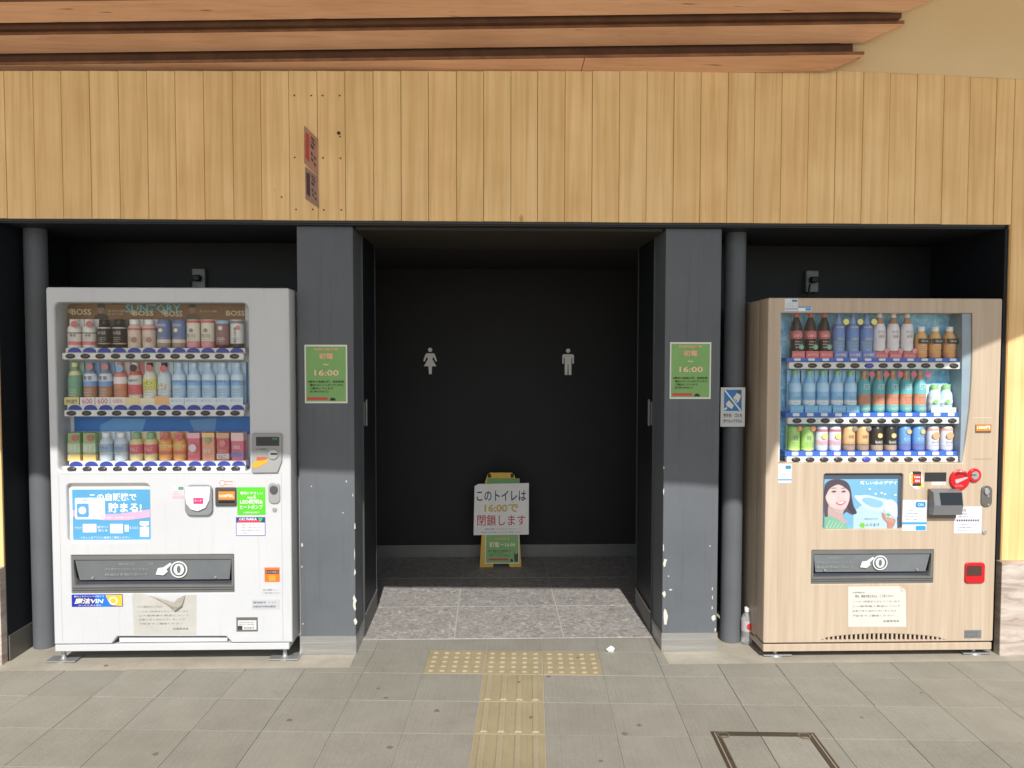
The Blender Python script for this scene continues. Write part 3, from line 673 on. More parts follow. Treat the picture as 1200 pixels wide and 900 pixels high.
def drink(spec, x, Y, z, h, R_, lab, half=None, clear=None):
    """one bottle, can or carton with its cap, printed bands, badge and price card"""
    kind, name, label, group, body, bands, cap, badge, card, words = spec
    key = (label, round(h, 3)); O = Vector((x, Y, z))
    off = O
    def B():
        if kind == 'box':
            bm = bmesh.new(); bm_box(bm, x-R_*.92, x+R_*.92, Y-R_*.75, Y+R_*.75, z, z+h, .002); return from_bm(name, bm, CD(*body))
        return lathe(name, [(R_*r, h*t) for r, t in PROF[kind]], O, clear if clear else CD(*body), None, 16)
    if (key, 'body') not in MCACHE:
        b = B(); MCACHE[(key, 'body')] = b.data
    else:
        b = bpy.data.objects.new(name, MCACHE[(key, 'body')]); link(b, O)
    WPOS[b.name] = O; tag(b, lab, 'drink', group)
    for i, (t0, t1, c) in enumerate(bands):
        def L():
            if kind == 'box':
                bm = bmesh.new(); bm_box(bm, x-R_*.94, x+R_*.94, Y-R_*.78, Y+R_*.70, z+h*t0, z+h*t1); return from_bm('label_band', bm, CD(*c))
            ts = sorted({t0, t1}|{t for _, t in PROF[kind] if t0 < t < t1})
            return lathe('label_band', [(R_*rad_at(kind, t)*1.025+.0004, h*t) for t in ts], O, CD(*c), None, 16)
        o = sub(b, 'label_band', (key, 'band', i), L, O)
    if cap and kind in CAPR:
        r, t = CAPR[kind]
        sub(b, 'cap', (key, 'cap'), lambda: lathe('cap', [(R_*r, h*t), (R_*r, h*.985), (R_*r*.9, h)], O, CD(*cap), None, 14), O)
    if half:
        bc = tuple(int(v+(240-v)*(.5 if sum(body) > 250 else .25)) for v in (bands[0][2] if name in ('tea_bottle', 'coffee_can') and bands else body))
        sub(b, 'back_card', (key, 'back'), lambda: poly('back_card', [(x-half, z+.001), (x+half, z+.001), (x+half, z+h*1.01), (x-half, z+h*1.01)], Y+R_*.62, .0015, flat(bc, .5)), O)
    yf = Y-R_*1.06
    if badge:
        bx0, bz0, br, bc = badge
        sub(b, 'badge', (key, 'badge'), lambda: poly('badge', disc(x+bx0*R_, z+bz0*h, br*R_, n=16), yf-.004, .0015, CD(*bc)), O)
    if card:
        (cz0, cz1, cc) = card
        cd = sub(b, 'price_card', (key, 'card'), lambda: poly('price_card', [(x-R_*1.1, z+h*cz0), (x+R_*1.1, z+h*cz0), (x+R_*1.1, z+h*cz1), (x-R_*1.1, z+h*cz1)], yf-.003, .0012, CD(*cc)), O)
    for i, (tx, tz, th, tw, tc) in enumerate(words):
        sub(b, 'lettering', (key, 'txt', i), lambda: txt(tx, x, z+tz*h, th*h, (yf-.0045 if (card and card[0] <= tz <= card[1]) else yf-.0012), CD(*tc), None, wid=tw*R_, curve_r=None if (kind == 'box' or (card and card[0] <= tz <= card[1])) else R_*1.06), O)
    for i, (tz, tw) in enumerate(((.30, 1.25), (.235, 1.0), (.36, 1.1))):
        if card and card[0] <= tz <= card[1]: continue
        sub(b, 'fine_print', (key, 'fine', i), lambda: txt(('清涼飲料水', '内容量280ml', '原材料名')[i], x, z+tz*h, .028*h, yf-.0006, CD(*((60, 60, 64) if sum(body) > 330 else (214, 212, 206))), None, wid=tw*R_, curve_r=None if kind == 'box' else R_*1.06, name='fine_print'), O)
    return b
W_ = (232, 230, 224); K_ = (30, 28, 28); RED = (190, 34, 40)
LM, RM = 'of the white vending machine', 'of the wood-grain vending machine'
def S(kind, name, label, body, bands=(), cap=None, badge=None, card=None, words=()): return (kind, name, label, label.split(' on ')[0].split(' with ')[0]+'s', body, bands, cap, badge, card, words)
def short(s):
    w = s[2].split(' on the ')[0].split(' with ')
    return w[0].split(' wrapped')[0]
def shelf_labels(specs, shelf):
    """one label per drink: its look, then which neighbour it stands by"""
    out = []; n = len(specs); i = 0
    while i < n:
        j = i
        while j+1 < n and specs[j+1] is specs[i]: j += 1
        lo = short(specs[i-1]) if i > 0 else None; hi = short(specs[j+1]) if j+1 < n else None
        for k in range(i, j+1):
            a, b = k-i, j-k; look = specs[i][2].split(' on the ')[0]
            if j == i: rel = ''
            elif lo and (a <= b or not hi): rel = (' beside the %s' % lo) if a == 0 else ' %s from the %s' % (['', 'second', 'third', 'fourth', 'fifth'][a], lo)
            else: rel = (' beside the %s' % hi) if b == 0 else ' %s from the %s' % (['', 'second', 'third', 'fourth', 'fifth'][b], hi)
            room = 16-len(rel.split())-len(shelf.split())
            if len(look.split()) > room: look = short(specs[i])
            out.append(look+rel+', '+shelf)
        i = j+1
    return out
coffee_white = S('bcan', 'coffee_bottle', 'white coffee bottle with a red badge on the top shelf '+LM, (222, 214, 202), [(.10, .22, (196, 60, 56)), (.50, .54, (70, 60, 50))], W_, (.55, .83, .5, (168, 40, 36)), None, [('一番星', .44, .1, 1.3, K_)])
coffee_black = S('bcan', 'coffee_bottle', 'black coffee bottle with a black cap on the top shelf '+LM, (40, 34, 32), [(.13, .17, (150, 110, 70)), (.68, .72, (200, 190, 180))], K_, None, None, [('BOSS', .52, .1, 1.2, (190, 180, 170))])
coffee_beige = S('bcan', 'coffee_bottle', 'beige coffee bottle with a brown roundel on the top shelf '+LM, (206, 176, 146), [(.62, .7, (170, 50, 44))], W_, (.35, .28, .42, (130, 62, 50)), None, [('カフェ', .5, .14, 1.3, W_)])
coffee_blue = S('can', 'coffee_can', 'blue coffee can with a tan foot on the top shelf '+LM, (38, 62, 128), [(.0, .18, (110, 80, 66)), (.18, .3, (196, 178, 140))], None, (-.1, .62, .3, (230, 220, 120)), None, [('BOSS', .80, .09, 1.3, W_)])
coffee_cream = S('can', 'coffee_can', 'cream coffee can with a pink foot on the top shelf '+LM, (216, 206, 176), [(.0, .24, (196, 96, 104)), (.88, .97, (190, 50, 40))], None, (0, .62, .3, (90, 84, 70)), None, [('BOSS', .44, .1, 1.3, (80, 60, 50))])
coffee_brown = S('can', 'coffee_can', 'dark red coffee can with a pale blue rim on the top shelf '+LM, (96, 38, 40), [(.86, .97, (116, 164, 198)), (.0, .12, (70, 30, 30))], None, (0, .70, .34, (206, 190, 186)), None, [('カフェオレ', .32, .1, 1.3, W_)])
coffee_script = S('can', 'coffee_can', 'white coffee can with black vertical script on the top shelf '+LM, (216, 214, 206), [(.0, .16, (62, 44, 44)), (.86, .96, (80, 76, 74))], None, (.45, .72, .32, (196, 70, 70)), None, [('焙\n煎\n工\n房', .46, .56, .42, K_)])
tea_green = S('pet', 'tea_bottle', 'slim green tea bottle with yellow print on the middle shelf '+LM, (96, 132, 66), [(.28, .66, (64, 130, 84)), (.70, .80, (214, 208, 130))], (214, 206, 120), None, (.0, .18, (214, 188, 96)), [('伊右衛門', .08, .1, 1.6, K_)])
tea_barley = S('pet', 'tea_bottle', 'barley tea bottle with a blue label and 600 card on the middle shelf '+LM, (150, 84, 30), [(.44, .56, (70, 120, 188)), (.56, .74, (206, 220, 226)), (.76, .86, (60, 120, 176))], (60, 120, 190), (.45, .90, .5, (186, 66, 50)), (.0, .18, (228, 218, 212)), [('麦茶', .63, .11, 1.4, K_), ('600', .09, .13, 1.5, (176, 36, 36))])
tea_peach = S('pet', 'tea_bottle', 'amber tea bottle with a pale label and sky blue badge on the middle shelf '+LM, (196, 100, 44), [(.50, .66, (228, 214, 206)), (.66, .76, (206, 84, 64))], (206, 60, 56), (.35, .86, .55, (60, 150, 206)), (.0, .18, (232, 214, 204)), [('100%', .09, .09, 1.4, (190, 80, 70))])
milk_tea = S('pet', 'tea_bottle', 'pale bottle with a red band and black roundel on the middle shelf '+LM, (226, 212, 176), [(.24, .48, (200, 44, 50)), (.48, .66, (196, 190, 184)), (.70, .80, (206, 60, 44))], W_, (.25, .88, .55, (48, 46, 46)), (.0, .18, (222, 196, 110)), [('Lipton', .58, .08, 1.4, K_)])
lemon = S('pet', 'lemon_bottle', 'white lemon bottle with a yellow label and black cap on the middle shelf '+LM, (226, 222, 196), [(.34, .62, (214, 212, 72))], K_, (.35, .88, .5, (180, 40, 48)), (.0, .16, (226, 214, 160)), [('レモン', .52, .09, 1.4, K_), ('はちみつ', .42, .07, 1.4, (60, 90, 40))])
lemon_c = S('pet', 'lemon_bottle', 'cloudy lemon soda bottle with orange print at its foot on the middle shelf '+LM, (198, 212, 214), [(.34, .52, (222, 216, 190))], K_, (.3, .86, .52, (186, 40, 48)), (.0, .2, (226, 150, 66)), [('レモン', .47, .08, 1.4, K_), ('ソーダ', .39, .07, 1.4, (170, 40, 40))])
water_l = S('pet', 'water_bottle', 'clear blue water bottle with a white foot card on the middle shelf '+LM, (158, 198, 226), [(.46, .58, (96, 154, 206)), (.58, .72, (196, 218, 232))], (170, 200, 222), None, (.0, .17, (206, 216, 222)), [('天然水', .56, .07, 1.5, (30, 60, 120)), ('南アルプス', .1, .06, 1.6, (90, 110, 130))])
juice_green = S('box', 'juice_carton', 'green juice carton with a red badge and orange foot on the bottom shelf '+LM, (112, 150, 62), [(.0, .22, (232, 178, 70)), (.30, .62, (160, 186, 130))], None, (.35, .83, .48, (176, 36, 40)), None, [('緑茶', .48, .2, 1.2, W_)])
water_s = S('short', 'water_bottle', 'small clear bottle with a blue grey label on the bottom shelf '+LM, (190, 208, 216), [(.30, .60, (122, 152, 176))], W_, None, None, [('天然水', .46, .12, 1.4, (30, 50, 90))])
apple = S('short', 'juice_bottle', 'yellow juice bottle with a red label and green top on the bottom shelf '+LM, (220, 196, 108), [(.24, .58, (198, 44, 54)), (.76, .84, (110, 156, 80))], (96, 150, 84), None, None, [('りんご', .42, .13, 1.3, W_)])
orange_l = S('short', 'juice_bottle', 'orange juice bottle with a red badge on the bottom shelf '+LM, (232, 140, 36), [(.22, .34, (206, 70, 40)), (.46, .56, (240, 190, 80))], (230, 120, 40), (.25, .86, .5, (186, 34, 48)), None, [('なっちゃん', .51, .08, 1.5, K_)])
c_red = S('box', 'juice_carton', 'pink and red juice carton with a pale oval on the bottom shelf '+LM, (200, 48, 60), [(.80, 1.0, (222, 150, 160))], None, (0, .46, .6, (222, 190, 190)), None, [('いちご', .46, .1, 1.0, RED)])
c_tom = S('box', 'juice_carton', 'orange juice carton with green leaves on the bottom shelf '+LM, (224, 126, 76), [(.84, 1.0, (232, 178, 80))], None, (.1, .74, .46, (96, 136, 72)), None, [('野菜', .34, .14, 1.1, W_)])
c_app = S('box', 'juice_carton', 'dark red apple juice carton with a pale foot on the bottom shelf '+LM, (176, 40, 48), [(.06, .24, (206, 186, 170)), (.8, 1.0, (196, 130, 80))], None, (.1, .62, .5, (206, 90, 70)), None, [('りんご', .15, .12, 1.2, K_)])
c_pink = S('box', 'juice_carton', 'rose red juice carton with a blue stripe on the bottom shelf '+LM, (204, 54, 82), [(.12, .28, (70, 74, 150)), (.70, 1.0, (226, 178, 168))], None, None, None, [('100%', .48, .13, 1.1, W_)])
L1 = [coffee_white]*2+[coffee_black]*2+[coffee_beige]*2+[coffee_blue]*2+[coffee_cream]*2+[coffee_brown, coffee_script]
L2 = [tea_green, tea_barley, tea_barley, tea_peach, milk_tea, lemon, lemon_c]+[water_l]*5
L3 = [juice_green]*2+[water_s]*2+[apple]*2+[orange_l]*2+[c_red, c_tom, c_app, c_pink]
cola = S('cola', 'cola_bottle', 'dark cola bottle with a red label and red cap on the top shelf '+RM, (34, 22, 20), [(.42, .60, (172, 26, 34))], (196, 40, 48), (.45, .24, .42, (74, 150, 110)), (-.02, .15, (196, 40, 46)), [('Coca-Cola', .51, .09, 1.8, W_), ('100%リサイクル', .07, .06, 1.7, W_)])
sport = S('pet', 'sports_drink_bottle', 'blue sports drink bottle with a yellow badge on the top shelf '+RM, (84, 134, 186), [(.38, .64, (40, 90, 180)), (.64, .76, (36, 66, 150))], (40, 96, 180), (.75, .80, .5, (222, 214, 64)), (-.02, .15, (44, 70, 170)), [('AQUARIUS', .68, .06, 1.7, W_), ('ZERO', .42, .05, 1.3, (220, 214, 70)), ('水分補給', .07, .07, 1.7, W_)])
wtea = S('pet', 'tea_bottle', 'amber tea bottle wrapped in a white label on the top shelf '+RM, (150, 84, 34), [(.16, .76, (228, 218, 220))], W_, (.8, .16, .4, (210, 110, 120)), (-.02, .13, (186, 40, 52)), [('からだ', .58, .07, 1.2, (60, 50, 60)), ('巡茶', .48, .07, 1.0, (60, 50, 60)), ('からだに', .05, .06, 1.6, W_)])
oj = S('short', 'juice_bottle', 'short orange juice bottle with a white cap and black panel on the top shelf '+RM, (226, 150, 44), [(.05, .18, (206, 110, 44)), (.26, .44, (232, 150, 70))], W_, None, (.46, .62, (34, 38, 40)), [('Qoo', .54, .08, 1.1, W_)])
iroh = S('pet', 'water_bottle', 'blue water bottle with a green cap and twin foot cards on the middle shelf '+RM, (104, 180, 232), [(.50, .70, (156, 206, 238)), (.19, .30, (226, 236, 236))], (106, 180, 74), None, (.0, .17, (60, 156, 216)), [('い・ろ・は・す', .09, .07, 1.7, W_)])
teal = S('pet', 'tea_bottle', 'tea bottle with a teal label and red badge on the middle shelf '+RM, (196, 98, 50), [(.0, .18, (40, 152, 160)), (.44, .80, (36, 150, 156))], (190, 120, 60), (.72, .92, .5, (214, 44, 62)), None, [('紅茶', .62, .16, 1.2, (200, 226, 226)), ('90円', .09, .06, 1.2, (220, 214, 90))])
clearg = S('short', 'water_bottle', 'short clear bottle with a green cap on the middle shelf '+RM, (178, 212, 224), [(.34, .46, (226, 234, 232))], (92, 190, 60), (-.35, .40, .36, (84, 190, 60)), (.0, .18, (214, 226, 220)), [('いろはす', .09, .08, 1.6, (80, 100, 90))])
lime = S('can', 'soda_can', 'lime green can with a pale oval and orange badge on the bottom shelf '+RM, (136, 196, 52), [(.0, .1, (214, 222, 90))], None, (.6, .93, .42, (232, 110, 50)), None, [('爽健', .55, .2, .8, (50, 80, 110))])
purp = S('can', 'soda_can', 'white and purple soda can on the bottom shelf '+RM, (196, 200, 214), [(.28, .44, (206, 130, 150)), (.80, .9, (150, 60, 80))], None, (.1, .62, .5, (220, 180, 70)), None, [('ファンタ', .36, .09, 1.3, W_)])
gold = S('can', 'coffee_can', 'golden coffee can with a dark foot on the bottom shelf '+RM, (196, 142, 66), [(.0, .24, (126, 90, 66)), (.24, .30, (90, 56, 40))], None, (.55, .93, .42, (84, 76, 68)), None, [('微糖', .6, .14, .9, (90, 50, 30))])
blk = S('can', 'coffee_can', 'black coffee can with a gold disc on the bottom shelf '+RM, (52, 48, 44), [(.0, .24, (150, 112, 84))], None, (.05, .64, .42, (216, 170, 80)), None, [('BLACK', .38, .09, 1.3, W_)])
bluec = S('can', 'coffee_can', 'bright blue can with an orange disc on the bottom shelf '+RM, (38, 116, 200), [(.0, .3, (44, 70, 160))], None, (.25, .80, .40, (232, 160, 50)), None, [('カフェ', .5, .12, 1.2, W_)])
wor = S('can', 'soup_can', 'white can with an orange bowl picture on the bottom shelf '+RM, (206, 206, 214), [(.06, .26, (176, 180, 204)), (.84, .94, (190, 120, 90))], None, (0, .64, .6, (214, 130, 56)), None, [('スープ', .38, .1, 1.2, (60, 90, 60))])
R1 = [cola]*3+[sport]*3+[wtea]*3+[oj]*3
R2 = [iroh]*5+[teal]*5+[clearg]*2
R3 = [lime]*2+[purp]*2+[gold]*2+[blk]*2+[bluec]*2+[wor]*2
def smooth_pts(pts, k=4):
    out = []; n = len(pts)
    for i in range(n):
        p0, p1, p2, p3 = pts[i-1], pts[i], pts[(i+1) % n], pts[(i+2) % n]
        for j in range(k):
            t = j/k; out.append(tuple(.5*((2*p1[a])+(-p0[a]+p2[a])*t+(2*p0[a]-5*p1[a]+4*p2[a]-p3[a])*t*t+(-p0[a]+3*p1[a]-3*p2[a]+p3[a])*t**3) for a in (0, 1)))
    return out
def ring(px, py, rx, ry, n=20, Y=0): c = P(px, py, Y); s = (CAM_D+Y)/F_PX; return disc(c.x, c.z, rx*s, ry*s, n)
def lines(parent, a, Y, mat, rows, seedv=1, hfrac=.5, strings=None):
    """rows of fine print inside the photo rectangle a"""
    rnd = random.Random(seedv); x0, z0, x1, z1 = R(*a, Y); dh = (z1-z0)/rows
    pool = strings or ['いつもご利用ありがとうございます', 'この販売機の商品について', 'お気づきの点がございましたら', '下記までご連絡ください', '空き容器はリサイクル箱へ', 'お問い合わせ先 管理会社']
    for i in range(rows):
        s = pool[i % len(pool)]; wv = (x1-x0)*rnd.uniform(.78, 1.0)
        txt(s, x0+wv/2, z1-(i+.5)*dh, dh*hfrac, Y-.0012, mat, parent, wid=wv)
# ------------------------------------------------------------------ white machine
YL = -.10
mL = thing('vending_machine', (-1.585, .2, 0), 'white drinks vending machine with blue poster and three shelves of drinks', 'vending machine')
mL['label'] = 'white drinks vending machine with a blue poster and a torn paper notice'
ox0, oz0, ox1, oz1 = R(58.5, 337, 341, 754, YL)
box('cabinet', ox0+.012, ox1+.004, YL+.152, .54, .075, oz1-.006, WHITE, mL, .006)
wx0, wz0, wx1, wz1 = R(65.5, 354.5, 292, 553, YL)
px0, pz0, px1, pz1 = R(78.5, 567, 175.5, 635, YL)
dx0, dz0, dx1, dz1 = R(83.5, 650.5, 274, 695, YL)
nb = [P(x, y, YL) for x, y in ((131, 754), (137.5, 746), (265, 746), (271.5, 754))]
outer = [(ox0, oz0)]+[(p.x, p.z if i in (1, 2) else oz0) for i, p in enumerate(nb)]+[(ox1, oz0)]+[p for p in rr(ox0, oz0, ox1, oz1, .012)[5:15]]
plate('door', outer, YL, .15, WHITE, mL, [rr(wx0, wz0, wx1, wz1, .028), rr(px0, pz0, px1, pz1, .02), rr(dx0, dz0, dx1, dz1, .003)], bev=.006)
b0 = R(64.5, 757.5, 338.5, 763, YL)
box('base_panel', b0[0]-.004, b0[2], YL+.006, .53, b0[1], oz0-.004, WHITE, mL, .003)
plate('kick_strip', [(nb[0].x+.03, oz0+.001), (nb[3].x-.03, oz0+.001), (nb[2].x, nb[2].z-.012), (nb[1].x, nb[1].z-.012)], YL+.02, .02, OFFW, mL)
for px in (75, 334):
    c = P(px, 769, YL+.06); x = c.x
    for y in (YL+.06, .45):
        f = lathe('foot', [(.038, 0), (.038, .006), (.014, .012), (.011, .02), (.011, b0[1]+.004)], (x, y, -.0015), SILVER, mL, 14)
    box('foot_bracket', x-.075, x+.075, YL+.02, YL+.10, .002, .0085, SILVER, mL, .002)
# display
YB = YL+.128; dis = box('display_back', wx0-.02, wx1+.02, YB, YB+.02, wz0-.02, wz1+.02, C(214, 220, 224), mL)
def prectL(n, a, Y, t, m, par=mL, r=0): return prect(n, a, Y, t, m, par, r)
bn = prectL('banner', (78, 352, 287, 385.5), YB-.004, .003, C(128, 86, 44))
for a in ((84, 362, 107, 369), (156, 364, 180, 370), (193, 364, 214, 371), (265, 364, 287, 370)): ptxt('BOSS', a, YB-.0045, C(214, 196, 160), bn, .02)
for a in ((84, 364.5), (156.5, 366), (193, 366)): poly('emblem', ring(a[0]-.5, a[1], 3, 3, Y=YB), YB-.0055, .001, C(190, 168, 132), bn)
ptxt('SUNTORY', (147, 356.5, 212, 366.5), YB-.0052, C(96, 190, 196), bn, .015)
for px, jacket in ((119, (44, 40, 40)), (226, (96, 78, 56))):
    c = P(px, 362, YB)
    poly('portrait_coat', [(c.x-.038, c.z-.05), (c.x+.038, c.z-.05), (c.x+.03, c.z-.032), (c.x+.01, c.z-.024), (c.x-.01, c.z-.024), (c.x-.03, c.z-.032)], YB-.006, .001, C(*jacket), bn)
    poly('portrait_face', disc(c.x, c.z, .017, .025), YB-.0072, .001, C(150, 112, 88), bn)
    poly('portrait_hair', disc(c.x, c.z+.006, .019, .022, 12, 0, 180), YB-.0082, .001, C(52, 46, 42), bn)
for a in ((127, 363, 146, 366), (127, 367, 144, 369), (234, 363.5, 254, 366)): ptxt('働くあなたの相棒', a, YB-.0045, C(206, 190, 160), bn)
prectL('banner', (81, 424, 170, 474), YB-.004, .003, C(150, 176, 196)); prectL('banner', (201, 424, 291, 474), YB-.004, .003, C(98, 160, 212))
b3 = prectL('banner', (87, 488, 293, 509), YB-.004, .003, C(34, 110, 186))
poly('banner_wave', [(P(118, 509, YB).x, P(118, 509, YB).z), (P(118, 498, YB).x, P(118, 498, YB).z), (P(134, 490, YB).x, P(134, 490, YB).z), (P(172, 491, YB).x, P(172, 491, YB).z), (P(166, 509, YB).x, P(166, 509, YB).z)], YB-.0055, .001, C(92, 152, 204), b3)
poly('banner_wave', [(P(230, 509, YB).x, P(230, 509, YB).z), (P(222, 492, YB).x, P(222, 492, YB).z), (P(254, 490, YB).x, P(254, 490, YB).z), (P(252, 509, YB).x, P(252, 509, YB).z)], YB-.0055, .001, C(96, 146, 196), b3)
YR = YL+.035; YP = YL+.082
bpx = [[130, 200, 270, 342, 411, 482, 551, 621, 691, 760, 829, 899], [135, 206, 277, 347, 417, 488, 557, 627, 695, 763, 833, 902], [137, 209, 281, 351, 421, 490, 560, 630, 699, 768, 836, 905]]
cpx = [[151, 221, 291, 361, 432, 501, 570, 641, 708, 776, 845, 912], [153, 226, 297, 367, 435, 504, 572, 641, 711, 779, 847, 915], [158, 230, 300, 370, 442, 509, 578, 645, 716, 784, 852, 920]]
lay = [((72.5, 413.5, 285.5, 421.5), (77, 407.5, 286, 413.5), 374.5, 407.5, L1), ((75, 480.5, 286, 488), (79, 474.2, 286.5, 480.5), 425, 474, L2), ((72, 546.5, 287, 552.5), (81, 540, 287, 546.5), 506.5, 539.5, L3)]
for k, (ra, ta, yt, yb, specs) in enumerate(lay):
    q = R(*ra, YR); zc = (ra[1]+ra[3])/2
    rl = rail(mL, k, q[0], q[2], q[1], q[3], YR, [P(50+x/4, zc, YR).x for x in bpx[k]])
    q2 = R(*ta, YR+.006)
    box('shelf', q2[0], q2[2]+.004, YR+.0065, YB-.0001, q2[1]+.001, q2[3]-.001, C(206, 208, 208), mL)
    for x in cpx[k]:
        c = P(50+x/4-.5, (ta[1]+ta[3])/2, YR+.004); tg = poly('price_tag', disc(c.x, q2[1]+.002, .033, .024, 12, 0, 180), YR+.003, .003, C(48, 66, 152), rl)
    zt = P(180, yt, YP).z; zb = P(180, yb, YP).z
    zb = q2[3]-.001
    for x, s, lb in zip(cpx[k], specs, shelf_labels(specs, ('top', 'middle', 'bottom')[k]+' shelf of white machine')): drink(s, P(50+x/4, (yt+yb)/2, YP).x, YP, zb, zt-zb, .033, lb, .0355)
box('glass', wx0-.004, wx1+.004, YL+.013, YL+.017, wz0-.004, wz1+.004, GLASS, mL)
# blue poster in its recess
prectL('poster_tray', (76, 564, 178, 638), YL+.026, .01, C(226, 222, 214))
ps = prectL('poster', (85, 573.5, 176, 632.5), YL+.0235, .002, C(84, 152, 192), r=.004); Y = YL+.0235
sw = [(85, 597.5), (110, 603), (140, 602), (176, 597)]; sw2 = [(176, 606), (150, 609.5), (120, 609.5), (85, 605)]
poly('pink_ribbon', [(P(x, y, Y).x+(0.001 if x == 85 else -.001 if x == 176 else 0), P(x, y, Y).z) for x, y in sw+sw2], Y-.001, .0009, C(206, 160, 186), ps)
ptxt('この自販機で', (105, 578, 160, 587), Y, C(245, 245, 245), ps, .018); ptxt('貯まる!', (127, 589, 166, 600.5), Y, C(245, 245, 245), ps, .02)
pc = prect('app_card', (88, 583.5, 123, 608.5), Y-.0022, .0011, C(224, 234, 244), ps, .008)
prect('app_icon', (90, 590, 104, 606), Y-.0034, .0011, C(88, 148, 216), ps, .008); poly('app_icon_dot', ring(97, 598, 4.4, 4.4, Y=Y), Y-.0044, .0009, C(206, 226, 244), ps)
prect('white_square', (105.5, 590, 121, 605), Y-.0034, .001, C(236, 238, 240), ps, .002)
for a in ((97, 614, 113, 624), (129, 614, 144, 625), (146, 615, 151, 623)): prect('pictured_card', a, Y-.0015, .001, C(206, 216, 232), ps, .002)
prect('white_square', (164, 617.5, 174.5, 629), Y-.0015, .001, C(232, 226, 226), ps, .002)
poly('speech_mark', [(P(x, y, Y).x, P(x, y, Y).z) for x, y in ((164, 611), (174.5, 611), (174.5, 615), (170, 617), (164, 615))], Y-.0015, .001, C(240, 240, 240), ps)
ptxt('抽選でポイント', (114, 616, 127, 619), Y, C(240, 240, 240), ps); ptxt('当たる', (115, 620, 126, 623), Y, C(240, 240, 240), ps); ptxt('アプリで', (88, 617, 96, 620.5), Y, C(240, 240, 240), ps); ptxt('もらえる', (152, 617, 162, 620), Y, C(240, 240, 240), ps)
ptxt('くわしくはアプリの画面をご確認ください', (95, 628.5, 152, 631), Y, C(230, 240, 246), ps); ptxt('対象外の販売機もあります', (125, 605.5, 158, 608), Y-.0012, C(250, 240, 246), ps); ptxt('この自販機は電子マネーがお得です', (94, 584.8, 117, 587), Y-.0024, C(90, 110, 140), ps)
# dispensing port
def port(m, a, Yd, flapc, sx):
    x0, z0, x1, z1 = R(*a, Yd); w_ = x1-x0; h_ = z1-z0
    t = box('port_frame', x0-.006, x1+.006, Yd+.085, Yd+.10, z0-.006, z1+.006, BLACK, m)
    fr = plate('port_surround', rr(x0+.0015, z0+.0015, x1-.0015, z1-.0015), Yd+.003, .06, flat((104, 104, 102), .4), m, [rr(x0+.012, z0+h_*.20, x1-.012, z1-h_*.12)], bev=.001)
    for zz in (.07, .13): box('groove', x0+.004, x1-.004, Yd+.0015, Yd+.004, z0+h_*zz, z0+h_*(zz+.02), flat((58, 58, 58), .5), fr)
    zt, zb = z1-h_*.12, z0+h_*.32
    v = [(x0+.014, Yd+.010, zt), (x1-.014, Yd+.010, zt), (x1-.03, Yd+.022, zb), (x0+.03, Yd+.022, zb)]
    bm = bmesh.new(); A = [bm.verts.new(q) for q in v]; B = [bm.verts.new((q[0], q[1]+.006, q[2])) for q in v]
    bm.faces.new(A); bm.faces.new(B[::-1])
    for i in range(4): bm.faces.new((A[i], A[(i+1) % 4], B[(i+1) % 4], B[i]))
    fl = from_bm('flap', bm, flapc, m)
    zc = (zt+zb)/2; cx = x0+w_*sx; Yf = Yd+.011
    wm = C(206, 208, 206)
    plate('pictogram_ring', disc(cx, zc, h_*.22, n=28), Yf, .0012, wm, fl, [disc(cx, zc, h_*.185, n=28)])
    plate('pictogram_ring', disc(cx, zc, h_*.135, h_*.15, n=24), Yf, .0012, wm, fl, [disc(cx, zc, h_*.05, h_*.10, n=16)])
    hx = cx-h_*.42
    poly('pictogram_hand', [(hx-h_*.18, zc-h_*.13), (hx+h_*.02, zc-h_*.15), (hx+h_*.14, zc-h_*.05), (hx+h_*.10, zc), (hx+h_*.24, zc+h_*.14), (hx+h_*.2, zc+h_*.18), (hx+h_*.02, zc+h_*.06), (hx-h_*.12, zc+h_*.04)], Yf, .0012, wm, fl)
    for i, (s, l) in enumerate((('取出口', 0), ('手を奥まで入れないでください', 1), ('商品は手前に引いて', 2))):
        txt(s, cx-h_*1.35, zc+h_*(.16-.14*i), h_*.065, Yf-.0005, C(150, 152, 150), fl, wid=h_*(.4 if i == 0 else 1.1))
    txt('注意', cx-h_*.72-.0, zc+h_*.16, h_*.06, Yf-.0005, C(150, 152, 150), fl)
    for q in (.12, .88): poly('screw', disc(x0+w_*q, zb+h_*.07, .006, n=10), Yd+.014, .006, SILVER, fl)
    box('port_bar', x0+.014, x1-.014, Yd+.03, Yd+.036, z0+h_*.2, z0+h_*.27, flat((60, 64, 72), .4), fr)
port(mL, (83.5, 650.5, 274, 695), YL, flat((104, 108, 110), .3, 0, .5), .655)
# payment units and stickers
cu = plate('coin_unit', [(P(x, y, YL).x, P(x, y, YL).z) for x, y in ((297, 507.5), (329, 507.5), (331, 510), (331, 540), (326, 553.5), (297, 554), (295.5, 552), (295.5, 509.5))], YL-.012, .014, flat((150, 150, 148), .4), mL, bev=.003)
prect('screen', (300, 512, 327, 522.5), YL-.0135, .002, flat((38, 40, 44), .15, 0, .6), cu); ptxt('売切', (319, 513, 325, 515.5), YL-.0136, C(90, 190, 120), cu)
ptxt('投入金額表示', (300, 525, 313, 527.5), YL-.0122, C(90, 92, 92), cu)
plate('coin_slot', ring(321, 532, 6, 6, Y=YL), YL-.019, .008, SILVER, cu, bev=.002); prect('coin_slit', (317, 531, 325, 533), YL-.0195, .001, BLACK, cu)
poly('note_arrow', [(P(x, y, YL).x, P(x, y, YL).z) for x, y in ((297, 544), (299, 540.5), (303, 540), (314, 538), (315, 541), (306, 545.5), (300, 548), (297, 547))], YL-.0135, .0015, C(240, 160, 40), cu)
